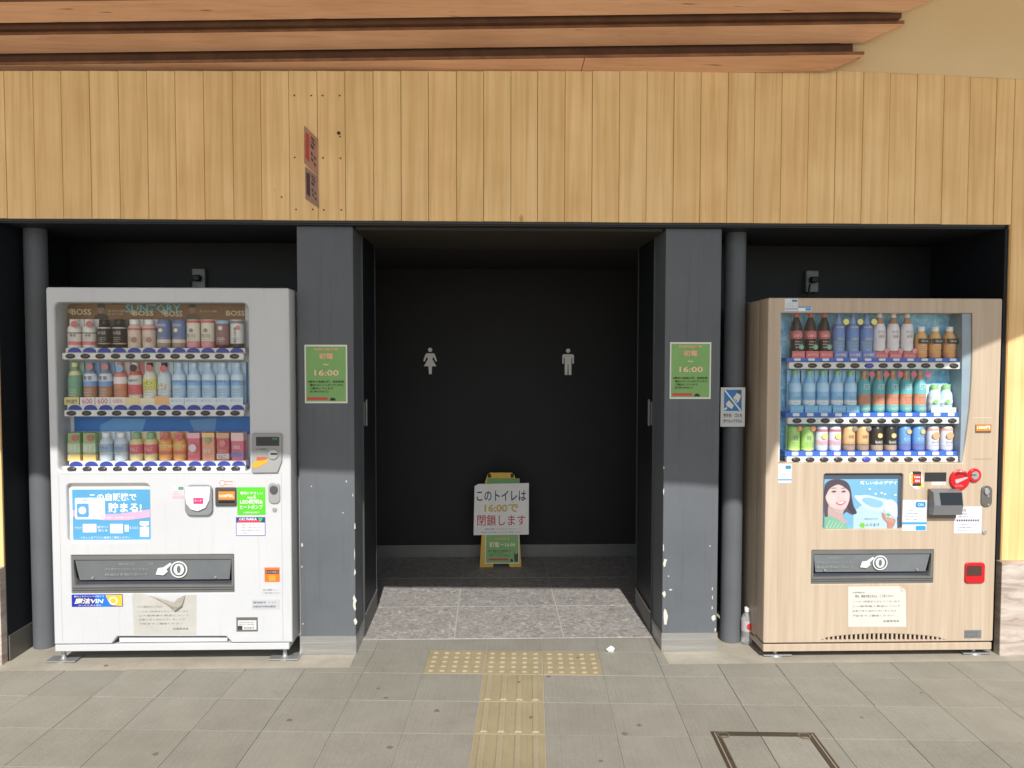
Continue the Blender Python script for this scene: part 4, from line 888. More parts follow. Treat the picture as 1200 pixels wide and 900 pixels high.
prect('note_print', (300.5, 535.5, 313, 539.5), YL-.0133, .0012, C(176, 96, 66), cu)
cr = plate('card_reader', rr(*R(218, 568, 250, 603.5, YL), .03), YL-.018, .02, flat((128, 130, 132), .4), mL, bev=.004)
plate('reader_shield', [(P(x, y, YL).x, P(x, y, YL).z) for x, y in ((220, 569.5), (248, 569.5), (247.5, 585), (243, 594), (234, 598), (226, 596), (220.5, 589), (219, 580))], YL-.028, .012, C(226, 226, 226), cr, bev=.003)
poly('reader_pad', ring(232, 586.5, 10.3, 8, Y=YL), YL-.0295, .002, C(236, 234, 234), cr); prect('pink_label', (226.5, 583.5, 238, 590.5), YL-.031, .002, C(214, 56, 112), cr); ptxt('タッチ', (228, 585.5, 236.5, 588), YL-.0312, C(240, 240, 240), cr)
bv = plate('note_slot', rr(*R(253, 571, 277.5, 592.5, YL), .005), YL-.012, .014, flat((74, 70, 68), .4), mL, bev=.003)
prect('slot_label', (256, 576, 275, 585.5), YL-.0135, .0025, C(224, 130, 48), bv); ptxt('1000円札', (257, 579, 274, 583), YL-.0136, C(244, 236, 220), bv, .02); prect('slit', (256, 587, 275, 589.5), YL-.0135, .0025, BLACK, bv)
gs = prect('sticker', (278, 571, 311, 603.5), YL-.0012, .0011, C(84, 190, 44), mL); gs['label'] = 'bright green sticker about LED lighting'
for s, a in (('地球にやさしい', (281.5, 576, 308, 579.5)), ('ecoる', (290, 580.5, 300, 584.5)), ('LED照明&', (281.5, 585.5, 308, 590.5)), ('ヒートポンプ', (281.5, 591.5, 308, 596.5)), ('この自販機は省エネ型です', (285, 599.5, 304, 601.5))): ptxt(s, a, YL-.0014, C(240, 246, 236), gs, .012)
ws = prect('sticker', (276.5, 606, 311, 628), YL-.0012, .0011, C(104, 88, 160), mL); prect('sticker_face', (277.3, 612.5, 310.2, 627.2), YL-.0022, .0008, C(206, 207, 210), ws); prect('sticker_header', (277.3, 606.5, 310.2, 612.5), YL-.0022, .0008, C(46, 66, 116), ws)
prect('red_stripe', (279, 609.8, 305, 612.3), YL-.003, .0008, C(206, 60, 84), ws); ptxt('OKUNAKA', (280, 606.6, 301, 609.8), YL-.0031, C(240, 240, 244), ws, .012); poly('green_triangle', [(P(x, y, YL).x, P(x, y, YL).z) for x, y in ((302.5, 607), (308.5, 607), (305.5, 611.5))], YL-.0035, .0008, C(60, 190, 90), ws)
lines(ws, (283, 613.5, 309, 626), YL-.0028, C(120, 120, 132), 4, 3, .42, ['故障のお問い合わせは', '商品のお問い合わせは', '販売機の住所', 'ご利用ありがとうございます'])
lk = plate('coin_return', rr(*R(315, 565.5, 328.5, 590, YL), .022), YL-.008, .01, flat((160, 162, 162), .35, .3), mL, bev=.003); plate('return_lever', ring(321.5, 573.5, 4.6, 5, Y=YL), YL-.016, .01, flat((92, 92, 92), .3, .4), lk, bev=.002)
plate('door_lock', ring(322, 597, 2.7, 2.7, 12, Y=YL), YL-.006, .007, SILVER, mL, bev=.001)
s1 = prect('sticker', (201, 570, 216, 584), YL-.0012, .0011, C(204, 196, 198), mL); prect('print_block', (202, 580.5, 215.5, 583.5), YL-.0022, .0008, C(232, 170, 190), s1); prect('print_block', (209, 570.5, 215, 574), YL-.0022, .0008, C(80, 150, 120), s1); lines(s1, (201.5, 575, 215, 580), YL-.0014, C(150, 120, 130), 2, 2, .5)
s2 = prect('sticker', (255.5, 561.5, 273.5, 570.3), YL-.0012, .0011, C(206, 202, 200), mL); plate('red_circle', ring(260.5, 566, 3.5, 3.6, 16, YL), YL-.0022, .0008, C(210, 110, 110), s2, [ring(260.5, 566, 2.9, 3, 16, YL)]); lines(s2, (264, 562.5, 273, 569.5), YL-.0014, C(200, 120, 120), 2, 2, .6, ['新紙幣', '使えます'])
os_ = prect('sticker', (310, 665, 327.8, 682), YL-.0012, .0011, C(226, 112, 44), mL, .002); prect('print_block', (311, 668, 327, 672.5), YL-.0022, .0008, C(96, 62, 66), os_); ptxt('ホットつめたい', (311.5, 669, 326.5, 671.5), YL-.0023, C(230, 200, 180), os_); prect('print_block', (315, 674, 323, 680.5), YL-.0022, .0008, C(240, 150, 50), os_)
s3 = prect('sticker', (306, 688.5, 329, 697.5), YL-.0012, .0011, C(190, 191, 192), mL); lines(s3, (308, 689.5, 328, 696.5), YL-.0014, C(120, 120, 120), 2, 8, .5, ['お願い', 'つり銭をお確かめください'])
s4 = prect('sticker', (295, 702.5, 328, 714), YL-.0012, .0011, C(180, 182, 185), mL); lines(s4, (297, 703.5, 327, 713), YL-.0014, C(110, 110, 112), 2, 9, .5, ['管理番号  11 2 7', '自動販売機設置届'])
np2 = prect('name_plate', (277, 723.5, 302, 740), YL-.002, .0019, flat((112, 114, 112), .4, .4), mL); prect('plate_face', (278.8, 727, 300.5, 738), YL-.003, .001, C(202, 202, 200), np2); prect('print_block', (278.8, 733.5, 284, 738), YL-.004, .001, C(56, 58, 58), np2); lines(np2, (280, 728, 299, 733), YL-.0032, C(120, 120, 120), 2, 5, .5, ['自動販売機', '形式 容量']); ptxt('製造番号', (286, 734.5, 298, 737), YL-.0032, C(130, 130, 130), np2)
vs_ = prect('sticker', (84, 696.5, 144, 711), YL-.0012, .0011, C(30, 44, 150), mL); prect('print_block', (112, 697, 130, 710.6), YL-.0018, .0005, C(34, 110, 200), vs_); poly('print_block', [(P(x, y, YL).x, P(x, y, YL).z) for x, y in ((124, 697), (143.5, 697), (143.5, 710), (131, 709), (127, 704))], YL-.0026, .0006, C(236, 180, 50), vs_)
ptxt('魔法VIN', (88, 701, 121, 707.5), YL-.0016, C(244, 238, 200), vs_, .02, .25); plate('print_ring', ring(133, 703.8, 5, 4.6, 18, YL), YL-.0034, .0007, C(236, 240, 244), vs_, [ring(133, 703.8, 3.8, 3.5, 18, YL)]); ptxt('飲みごろサインでお知らせ', (87, 697.8, 122, 699.8), YL-.0016, C(230, 236, 246), vs_); ptxt('ぴったり冷え冷え', (92, 708.3, 119, 710.2), YL-.0016, C(230, 236, 246), vs_)
for a in ((330.3, 556, 331, 751), (70.6, 556, 71.1, 752), (72, 554.6, 330, 555.2)): prectL('door_seam', a, YL-.0006, .001, C(168, 170, 172))
for a in ((205, 640), (300, 652), (118, 727), (246, 733), (290, 692)): poly('scuff', smooth_pts(ring(a[0], a[1], random.uniform(1, 3), random.uniform(.4, 1), 6, YL), 2), YL-.0004, .001, C(196, 196, 192), mL)
# torn paper notice (a thing of its own, taped on)
Yn = YL-.0012
def pp(pts, Y): return [(P(x, y, Y).x, P(x, y, Y).z) for x, y in pts]
nL = poly('paper_notice', pp([(154.5, 697), (157, 695.5), (170, 696), (176, 698.5), (188, 704), (199, 709), (206, 713), (213, 711), (217, 704), (219, 697), (230, 697), (230, 743.5), (157, 743.5), (156, 720)], Yn), Yn, .0011, flat((176, 174, 166), .75, vary=.1))
tag(nL, 'torn yellowed paper notice with a curled flap on the white vending machine', 'notice')
lines(nL, (161, 709, 196, 713), Yn, C(130, 130, 128), 1, 4, .8); lines(nL, (163, 714, 224, 733), Yn, C(126, 126, 124), 4, 6, .45); lines(nL, (203, 735, 224, 738.5), Yn, C(130, 130, 128), 1, 7, .7, ['設置管理者'])
c = [P(x, y, YL) for x, y in ((174, 697.5), (190, 703), (206, 714.5), (214, 709), (218, 697), (210, 700), (205, 704.5))]
bm = bmesh.new(); pts3 = [(q.x, YL-.0015-d, q.z) for q, d in zip(c, (.0, .006, .016, .016, .002, .011, .014))]
vv = [bm.verts.new(q) for q in pts3]; mid = bm.verts.new(((pts3[2][0]+pts3[6][0])/2, YL-.022, (pts3[2][2]+pts3[6][2])/2))
for i in range(7): bm.faces.new((vv[i], vv[(i+1) % 7], mid))
r_ = bmesh.ops.solidify(bm, geom=list(bm.faces), thickness=.0008)
from_bm('curled_flap', bm, flat((196, 190, 178), .75), nL)
# ------------------------------------------------------------------ wood-grain machine
YM = -.12
mR = thing('vending_machine', (2.0, .2, 0), 'wood-grain drinks vending machine with red coin dial and poster of a woman drinking', 'vending machine')
qx0, qz0, qx1, qz1 = R(897.5, 349.5, 1168.5, 752.5, YM)
qx0, qx1 = 1.402, 2.603
box('cabinet', qx0+.002, qx1-.002, YM+.142, .52, .06, qz1-.004, LAM, mR, .004)
def W(pts, Y): return [(P(x, y, Y).x, P(x, y, Y).z) for x, y in pts]
win = W([(912.5, 542.5), (1128, 542.5), (1132, 515), (1136.5, 480), (1139, 440), (1140, 400), (1139.5, 367), (915.5, 366.5), (914.5, 430)], YM)
px0, pz0, px1, pz1 = R(965, 555, 1058, 620, YM); dx0, dz0, dx1, dz1 = R(951, 644.5, 1094, 684, YM)
varch = [(962, 750)]+[(962+t*146/20, 750-7.2*math.sin(math.pi*min(1, max(0, t/20)))**.55) for t in range(1, 20)]+[(1108, 750)]
slots = [W(varch, YM)]
plate('door', rr(qx0, qz0, qx1, qz1, .008), YM, .14, LAM, mR, [win, rr(px0, pz0, px1, pz1, .012), rr(dx0, dz0, dx1, dz1, .004)]+slots, bev=.004)
box('vent_backing', P(960, 746, YM).x, P(1108, 746, YM).x, YM+.012, YM+.02, P(1000, 752, YM).z, P(1000, 740, YM).z, flat((14, 13, 14), .8, 0, .1), mR)  # black plate paints in the dark hollow behind the bars
for i in range(27):
    xx = 965+i*5.3; top = 750-7.2*math.sin(math.pi*min(.999, max(.001, (xx+1.3-962)/146)))**.55
    x0, z0, x1, z1 = R(xx, top-.3, xx+2.5, 750.4, YM); box('vent_bar', x0, x1, YM+.0015, YM+.0115, z0, z1, LAM, mR)
b1 = R(897, 754.5, 1163, 763, YM); box('base_panel', qx0+.002, qx1-.002, YM+.004, .51, b1[1], b1[3], LAM, mR, .003)
for px in (908, 1140):
    c = P(px, 768, YM+.06)
    for y in (YM+.06, .43): lathe('foot', [(.036, 0), (.036, .006), (.014, .011), (.011, .016), (.011, b1[1]+.004)], (c.x, y, -.0015), SILVER, mR, 14)
    box('foot_bracket', c.x-.07, c.x+.08, YM+.03, YM+.09, .003, .010, SILVER, mR, .002)
YB2 = YM+.122
wb = R(911, 544, 1142, 365, YM); zlo, zhi = min(wb[1], wb[3]), max(wb[1], wb[3])
def m_ice():
    m, n, b = nodes('ice_print'); v, _ = coords(n, rnd=False); a = noise(n, v, 16, 6, .7, 1.2)
    n.links.new(ramp(n, a, [(.25, (.06, .26, .50)), (.45, (.16, .46, .70)), (.6, (.34, .64, .82)), (.75, (.78, .90, .94))]), b.inputs['Base Color']); b.inputs['Roughness'].default_value = .35; return m
ICE = m_ice()
box('display_back', wb[0]-.01, wb[2]+.01, YB2, YB2+.015, zlo-.01, zhi+.01, ICE, mR)
plate('window_frame', W([(1125, 541.5), (1128, 542), (1132, 515), (1136.5, 480), (1139, 440), (1140, 400), (1139.5, 367.5), (1127.5, 367.5), (1127.5, 420), (1126.5, 480)], YM+.012), YM+.012, .10, flat((142, 158, 168), .4), mR)
box('window_liner', P(913, 450, YM).x, P(913, 450, YM).x+.016, YM+.02, YB2, zlo+.01, zhi-.17, C(202, 208, 212), mR)
YR2 = YM+.03; YP2 = YM+.075
bp2 = [(222, 66.3), (216, 66.1), (211, 65.9)]
cp2 = [[212, 278, 342, 410, 476, 540, 600, 665, 730, 797, 862, 930], [205, 272, 335, 402, 465, 530, 597, 662, 725, 790, 860, 915], [200, 262, 330, 392, 458, 522, 588, 652, 718, 782, 850, 915]]
lay2 = [((924.5, 424.5, 1127, 432.5), (922, 419.5, 1127, 424), 367, R1, (5,)), ((923, 489.3, 1125.5, 496.8), (920.5, 483.5, 1126, 488.8), 434.5, R2, ()), ((922, 535, 1123.5, 541.8), (920, 529, 1124, 534.6), 499.5, R3, (5,))]
for k, (ra, ta, yt, specs, bl) in enumerate(lay2):
    q = R(*ra, YR2); zc = (ra[1]+ra[3])/2
    rl = rail(mR, k, q[0], q[2], q[1], q[3], YR2, [P(880+(bp2[k][0]+i*bp2[k][1])/4, zc, YR2).x for i in range(12)], bl)
    q2 = R(*ta, YR2+.006); box('shelf', q2[0], q2[2], YR2+.0065, YB2-.0001, q2[1], q2[3], C(60, 104, 190), mR)
    for i in range(12):
        c = P(880+(bp2[k][0]+i*bp2[k][1])/4-1, (ta[1]+ta[3])/2, YR2+.004); w0 = .017
        poly('price_tag', rr(c.x-w0, q2[1]+.005, c.x+w0, q2[3]-.002, .004, 3), YR2+.004, .0028, C(224, 228, 232), rl)
    zt = P(1020, yt, YP2).z; zb = q2[3]
    for x, s, lb in zip(cp2[k], specs, shelf_labels(specs, ('top', 'middle', 'bottom')[k]+' shelf of wood-grain machine')):
        h = zt-zb
        if s is oj: h *= .70
        if s is clearg: h *= .66
        drink(s, P(880+x/4, (yt+ta[1])/2, YP2).x, YP2, zb, h, .0305, lb, .0335 if k else None)
plate('glass', win, YM+.006, .003, GLASS, mR)
def prR(n, a, t, m, par=mR, up=.0, r=0): return prect(n, a, YM-t-up, t, m, par, r)
# poster of a woman drinking water, in its recess
YQ = YM+.016
box('poster_tray', px0-.006, px1+.006, YQ, YQ+.01, pz0-.006, pz1+.006, flat((72, 84, 98), .35), mR)
po = prect('poster', (965.5, 561.5, 1051.5, 619.5), YQ-.002, .0019, C(112, 166, 196), mR); Y = YQ-.002
def pl(n, pts, lv, col, sm=False): return poly(n, W([(min(1051.4, max(965.6, x)), min(619.4, max(561.6, y))) for x, y in (smooth_pts(pts) if sm else pts)], Y), Y-.0007*lv, .0007, C(*col), po)
pl('picture_glow', [(1000, 619.3), (1000, 600), (1012, 590), (1030, 594), (1051, 604), (1051.3, 619.3)], 1, (168, 194, 206))
pl('picture_water', [(1001, 582), (1008, 580.5), (1016, 580), (1028, 583), (1040, 586), (1038, 596), (1028, 599), (1018, 597), (1010, 592)], 2, (184, 204, 214), True)
pl('picture_water', [(1010, 585), (1018, 583), (1034, 588), (1032, 594), (1022, 594), (1014, 590)], 3, (132, 176, 200), True)
pl('picture_hair', [(966, 575), (968, 566), (976, 561.8), (986, 562), (993.5, 566), (997, 574), (998.5, 584), (1000.5, 593), (1004, 601), (998, 603), (992, 600), (986, 604), (972, 608), (966, 604)], 2, (84, 74, 84), True)
pl('picture_hair_lock', [(994, 572), (997, 582), (999, 592), (1003, 600.5), (999, 601.5), (994, 597), (992.5, 588)], 3, (66, 58, 70), True)
pl('picture_neck', [(971, 592), (980, 598), (988, 597), (987.5, 606), (993, 612), (982, 614.5), (971, 608)], 4, (176, 152, 150), True)
pl('picture_face', [(967, 580), (968.5, 571), (976, 566), (985, 566.5), (992.5, 571), (995.3, 579), (994.6, 587), (991, 595), (985.5, 600.5), (978, 598.5), (971.5, 592.5), (968, 586)], 5, (196, 176, 174), True)
pl('picture_cheek', [(968.5, 584), (973, 580), (979, 582), (979.5, 587), (975, 591), (970.5, 589)], 6, (204, 182, 180), True); pl('picture_cheek', [(988, 581), (993, 579.5), (994.3, 583), (992.5, 587), (989, 586)], 6, (204, 182, 180), True)
pl('picture_jaw', [(973, 594), (979, 598), (985.5, 599.8), (990.5, 595.5), (986, 597), (980, 596)], 6, (180, 158, 156), True)
pl('picture_fringe', [(966.5, 582), (967, 571), (973, 564), (984, 562.8), (992, 566), (996.3, 577), (991.5, 572.5), (986, 568.8), (981, 567.6), (974.5, 570.5), (970.5, 574.5)], 7, (78, 68, 78), True)
for ex, wd in ((976.8, 3.1), (988.2, 2.7)):
    pl('picture_eye', [(ex-wd, 576.2), (ex, 574.6), (ex+wd, 575.6), (ex+.3, 576.9)], 7, (92, 80, 88), True); pl('picture_brow', [(ex-wd-.6, 572.8), (ex, 571.2), (ex+wd+.3, 572), (ex, 572)], 8, (120, 104, 110), True)
pl('picture_nose', [(983, 577.5), (984.2, 577.5), (986.2, 583), (984.5, 584.2), (982.5, 583.4)], 7, (202, 180, 180), True); pl('picture_mouth', [(979.3, 588.6), (984.5, 587.7), (990.3, 586.7), (988.8, 590.2), (984.6, 592), (981.3, 591)], 7, (196, 110, 118), True); pl('picture_teeth', [(980.8, 588.9), (985, 588.2), (989, 587.6), (985.4, 589.9)], 8, (240, 236, 236), True)
pl('picture_shirt', [(965.7, 606), (974, 604.5), (984, 610), (990, 614), (994, 619.3), (965.7, 619.3)], 5, (118, 166, 142))
for i in range(5): pl('picture_stripe', [(967+i*4, 619.2), (968.3+i*4, 619.2), (973+i*4, 609+i), (972+i*4, 609+i)], 6, (150, 188, 166))
pl('picture_bottle', [(1036.5, 588), (1041, 585.5), (1046, 586), (1051.2, 592), (1051.2, 606), (1044, 604), (1037, 600)], 4, (196, 206, 226), True); pl('picture_bottle_leaf', [(1038, 602), (1041, 601), (1044, 603), (1041, 604.5)], 5, (90, 180, 90))
pl('picture_hand', [(1033, 601), (1036, 601.5), (1039, 606), (1045, 607), (1049, 609), (1048, 614), (1045, 619), (1040, 619), (1039, 612), (1035, 608)], 5, (176, 128, 116), True)
for i in range(3): pl('picture_finger', [(1036.5+i*3.2, 605+i*.8), (1038+i*3.2, 604.5+i*.8), (1041+i*3, 610.5+i), (1039.6+i*3, 611.2+i)], 6, (196, 150, 136))
for a in ((1019, 573), (1033, 577.5), (1037, 579), (1049, 580), (1003, 581.5), (1026, 578.5)): poly('picture_drop', ring(*a, 1.5, 1.1, 8, Y), Y-.0021, .0007, C(224, 238, 246), po)
ptxt('新しい水のデザイ', (1008, 563.5, 1051, 568), Y-.0008, C(236, 244, 248), po, .02); ptxt('い・ろ・は・す', (1015.5, 613, 1030, 617), Y-.0015, C(70, 90, 110), po, .02); ptxt('天然水100%リサイクル', (1013, 607, 1029, 609), Y-.0015, C(70, 90, 110), po)
pl('leaf_logo', [(1007.5+4.3*(1 if i % 2 == 0 else .55)*math.cos(i*math.pi/6)+3, 615.5+3.9*(1 if i % 2 == 0 else .55)*math.sin(i*math.pi/6)) for i in range(12)], 3, (112, 184, 44))
port(mR, (951, 644.5, 1094, 684), YM, flat((112, 116, 118), .3, 0, .5), .57)
# payment cluster
prR('display', (1084, 553.7, 1109, 564), .004, flat((44, 44, 46), .2, 0, .6)); sp = prR('sticker', (1092, 564.8, 1108, 568.5), .0012, C(236, 234, 230)); ptxt('タッチ決済', (1096, 565.5, 1107, 568), YM-.0014, C(130, 130, 130), sp)
es = poly('sticker', W([(1068, 554), (1080, 552), (1080, 557), (1082, 559), (1082, 571), (1074, 573.5), (1069, 570.5), (1066, 567), (1066, 556)], YM-.0012), YM-.0012, .0011, C(238, 232, 222), mR)
prect('phone_print', (1069.5, 552.5, 1079.5, 569.5), YM-.0024, .001, C(46, 48, 52), es); prect('phone_screen', (1070.3, 556, 1078.8, 566.5), YM-.0034, .001, C(206, 44, 46), es); ptxt('Coke', (1071, 557.5, 1078.3, 560.2), YM-.0036, C(240, 236, 232), es, .03); ptxt('ON', (1072, 562, 1077.5, 565), YM-.0036, C(240, 236, 232), es, .03)
for z in (556, 560, 564): poly('coin_print', ring(1068.2, z+1, 1.7, 1.9, 10, YM), YM-.0026, .001, C(236, 180, 40), es)
prect('coin_print', (1076, 565.5, 1081.5, 571.5), YM-.0022, .0008, C(236, 190, 60), es)
dial = plate('coin_dial', ring(1123.5, 562, 12, 12.3, 32, YM), YM-.014, .016, flat((196, 24, 34), .3), mR, bev=.004)
plate('coin_dial_eye', ring(1141, 556.7, 8, 8.3, 28, YM), YM-.0125, .0145, flat((198, 26, 36), .3), mR, bev=.004)
plate('coin_slot', ring(1141, 556.7, 4.6, 4.8, 20, YM), YM-.0145, .003, SILVER, dial); prect('coin_slit', (1138, 556.2, 1144, 557.2), YM-.0155, .001, BLACK, dial)
poly('dial_arc', W([(1123.5+9.2*math.cos(a), 561-8.8*math.sin(a)) for a in [math.radians(10+14*i) for i in range(10)]]+[(1123.5+7.2*math.cos(a), 561-5.6*math.sin(a)) for a in [math.radians(136-14*i) for i in range(10)]], YM), YM-.0155, .002, C(130, 14, 24), dial)
poly('dial_finger', W([(1117, 561.5), (1124, 560), (1131, 558.2), (1132, 559.5), (1124, 563.5), (1119, 566), (1117.5, 565)], YM), YM-.0175, .004, flat((176, 172, 168), .4), dial)
ptxt('コイン投入', (1117.5, 550.8, 1130, 553.3), YM-.0147, C(240, 220, 220), dial, .02); ptxt('COIN', (1119, 568, 1128, 570.5), YM-.0147, C(236, 130, 130), dial, .02)
rd = plate('card_reader', rr(*R(1086.5, 572.5, 1119.5, 607, YM), .006), YM-.012, .014, flat((112, 100, 90), .45), mR, bev=.003)
x0, z0, x1, z1 = R(1087, 572.5, 1120.5, 602, YM)
bm = bmesh.new(); sec = [(YM-.012, z1), (YM-.05, z1-.010), (YM-.062, z1-.075), (YM-.05, z0+.004), (YM-.012, z0)]
A = [[bm.verts.new((x, y, z)) for y, z in sec] for x in (x0, x1)]
for i in range(4): bm.faces.new((A[0][i], A[0][i+1], A[1][i+1], A[1][i]))
bm.faces.new(A[0]); bm.faces.new(A[1][::-1]); bm.faces.new((A[0][4], A[0][0], A[1][0], A[1][4]))
from_bm('reader_head', bm, flat((112, 113, 114), .35), rd)
v = [(x0+.03, YM-.0515, z1-.012), (x1-.004, YM-.0515, z1-.012), (x1-.004, YM-.0632, z1-.074), (x0+.034, YM-.0632, z1-.074)]
bm = bmesh.new(); V1 = [bm.verts.new(q) for q in v]; V2 = [bm.verts.new((q[0], q[1]+.004, q[2]+.001)) for q in v]; bm.faces.new(V1); bm.faces.new(V2[::-1])
for i in range(4): bm.faces.new((V1[i], V1[(i+1) % 4], V2[(i+1) % 4], V2[i]))
from_bm('reader_screen', bm, flat((16, 18, 20), .12, 0, .6), rd)
lv = plate('coin_return', rr(*R(1149, 569, 1162, 594, YM), .026), YM-.006, .008, flat((104, 102, 98), .35, .3), mR, bev=.002); plate('return_lever', ring(1155, 575.5, 3, 4, 12, YM), YM-.014, .009, SILVER, lv, bev=.001); poly('screw', ring(1157.5, 591, 1.2, 1.2, 8, YM), YM-.0075, .002, SILVER, lv); poly('screw', ring(1157.5, 581, 1.2, 1.2, 8, YM), YM-.0075, .002, SILVER, lv)
plate('door_lock', ring(1153.3, 623.5, 2.7, 2.7, 12, YM), YM-.006, .007, SILVER, mR, bev=.001)
chg = plate('change_cup', rr(*R(1130, 659, 1153, 683, YM), .016), YM-.010, .012, flat((190, 26, 34), .3), mR, bev=.003); prect('cup_window', (1133, 663, 1150.5, 675), YM-.0115, .003, flat((78, 52, 48), .25), chg, .006)
npl = prR('name_plate', (1130, 738.5, 1150, 748), .0015, flat((138, 140, 142), .4, .5)); lines(npl, (1131, 739.5, 1149, 747), YM-.0016, C(90, 92, 94), 3, 4, .5, ['自動販売機', '形式 定格', '製造年'])
ns = prR('note_slot', (1143.5, 497.5, 1161.5, 507), .004, flat((96, 84, 72), .4)); prect('slot_label', (1144, 497.8, 1161, 505), YM-.0055, .0014, C(226, 130, 40), ns); ptxt('1000円', (1145, 499, 1160, 503), YM-.0056, C(248, 236, 214), ns, .03)
prR('panel_seam', (1140, 489.2, 1162, 489.8), .0008, C(206, 190, 164)); prR('panel_seam', (1140, 537.6, 1162, 538.2), .0008, C(150, 122, 90))
def coke_card(a, seedv, big=False):
    s = prR('sticker', a, .0011, C(206, 209, 210)); x0, y0, x1, y1 = a; w_, h_ = x1-x0, y1-y0
    if big:
        prect('blue_pill', (x0+w_*.55, y0+h_*.06, x0+w_*.95, y0+h_*.24), YM-.0021, .0009, C(40, 136, 196), s, .008); ptxt('ON', (x0+w_*.64, y0+h_*.10, x0+w_*.86, y0+h_*.20), YM-.0023, C(240, 244, 246), s)
        prect('blue_stripe', (x0, y0+h_*.72, x1, y0+h_*.79), YM-.0021, .0009, C(64, 150, 206), s); prect('blue_pill', (x0+w_*.55, y0+h_*.84, x0+w_*.96, y0+h_*.98), YM-.0021, .0009, C(50, 150, 208), s, .004)
        lines(s, (x0+w_*.1, y0+h_*.28, x0+w_*.95, y0+h_*.68), YM-.0012, C(110, 130, 150), 4, seedv, .4)
    else:
        prect('blue_pill', (x0+w_*.56, y0+h_*.08, x0+w_*.96, y0+h_*.26), YM-.0021, .0009, C(50, 130, 170), s, .003); lines(s, (x0+w_*.06, y0+h_*.3, x0+w_*.96, y0+h_*.76), YM-.0012, C(120, 130, 140), 3, seedv, .35); prect('blue_stripe', (x0, y0+h_*.80, x1, y0+h_*.86), YM-.0021, .0009, C(64, 140, 196), s)
coke_card((1057.5, 586, 1086, 622), 3, True); coke_card((912, 543.8, 927.5, 566), 4); coke_card((919.5, 350, 935, 364.5), 5)
s5 = prR('sticker', (935.6, 359, 951, 364.5), .001, C(226, 232, 236)); prect('blue_stripe', (935.8, 359.2, 950.8, 360.6), YM-.002, .0009, C(70, 120, 176), s5); prect('blue_pill', (944, 361.2, 950.5, 364), YM-.002, .0009, C(70, 140, 200), s5, .003)
s6 = prR('sticker', (1118, 593.5, 1150.5, 625), .0011, C(204, 203, 208)); ptxt('Coca-Cola', (1119.5, 595, 1132, 599.5), YM-.0013, C(110, 110, 140), s6); prect('grey_square', (1137, 597, 1146, 606), YM-.002, .0008, C(206, 206, 210), s6); lines(s6, (1123, 600.5, 1135, 607), YM-.0013, C(90, 90, 100), 2, 5, .45, ['この自動販売機の', 'お問い合わせ']); ptxt('0 1 2 3 4 5 6 7 8 9' if False else '● ● ● ● ● ● ● ● ● ●', (1121, 608.5, 1147, 611), YM-.0013, C(70, 70, 84), s6); lines(s6, (1121, 613, 1146, 623), YM-.0013, C(130, 126, 140), 3, 6, .4)
nR = poly('paper_notice', W([(994, 687.5), (1055, 687), (1061.5, 692), (1062, 734.5), (994, 734.5)], YM-.0012), YM-.0012, .0011, flat((200, 197, 187), .75)); tag(nR, 'clean cream paper notice with a folded corner on the wood-grain vending machine', 'notice')
poly('folded_corner', W([(1055, 687), (1061.5, 692), (1056.5, 692.5)], YM), YM-.004, .001, flat((200, 194, 182), .75), nR)
lines(nR, (999, 693, 1016, 695.5), YM-.0012, C(120, 120, 118), 1, 4, .8, ['お客様各位']); lines(nR, (1002, 696.5, 1056, 700.5), YM-.0012, C(90, 88, 84), 1, 4, .85, ['現在、硬貨が使えません。ご了承ください']); lines(nR, (999, 702, 1057, 724), YM-.0012, C(110, 110, 106), 4, 6, .42); lines(nR, (1035, 726, 1057, 729.5), YM-.0012, C(120, 120, 118), 1, 7, .7, ['設置管理者'])
# ================================================================== GREEN OPENING-HOURS NOTICES
def hours(a, label):
    t = prect('opening_hours_notice', a, -.004, .0035, C(214, 214, 204)); tag(t, label, 'notice', 'green opening-hours notices')
    x0, y0, x1, y1 = a; w_, h_ = x1-x0, y1-y0; q = lambda u0, v0, u1, v1: (x0+u0*w_, y0+v0*h_, x1-(1-u1)*w_, y1-(1-v1)*h_)
    prect('green_sheet', q(.035, .03, .965, .97), -.005, .001, C(120, 164, 94), t)
    sal = C(232, 172, 138); bk = C(28, 34, 24); Y = -.0052
    ptxt('利用可能時間', q(.22, .055, .78, .10), Y, sal, t, .02); ptxt('初電', q(.33, .145, .67, .245), Y, sal, t, .03); ptxt('〜', q(.43, .325, .57, .35), Y, C(226, 222, 190), t, .03); ptxt('16:00', q(.23, .43, .80, .53), Y, C(230, 196, 160), t, .02)
    for i, s in enumerate(['※夜中の急病の際、有料駐車', '場内にもトイレがございます。', 'ご案内しています。', '(徒歩1分ほど)']): ptxt(s, q(.08 if i == 0 else .12, .612+.057*i, (.92, .92, .70, .56)[i], .652+.057*i), Y, bk, t, .02)
    prect('red_bar', q(.06, .90, .54, .945), Y-.001, .001, C(196, 60, 66), t)
    poly('dark_arch', W([(x0+w_*(.66+.07*math.cos(s)), y0+h_*(.955-.05*math.sin(s))) for s in [math.pi*i/8 for i in range(9)]], Y), Y-.001, .001, bk, t)
    return t
hours((357, 404, 407, 472.5), 'green opening-hours notice on the pillar beside the white vending machine')
hours((785, 401, 833.2, 467.5), 'green opening-hours notice on the chipped pillar')
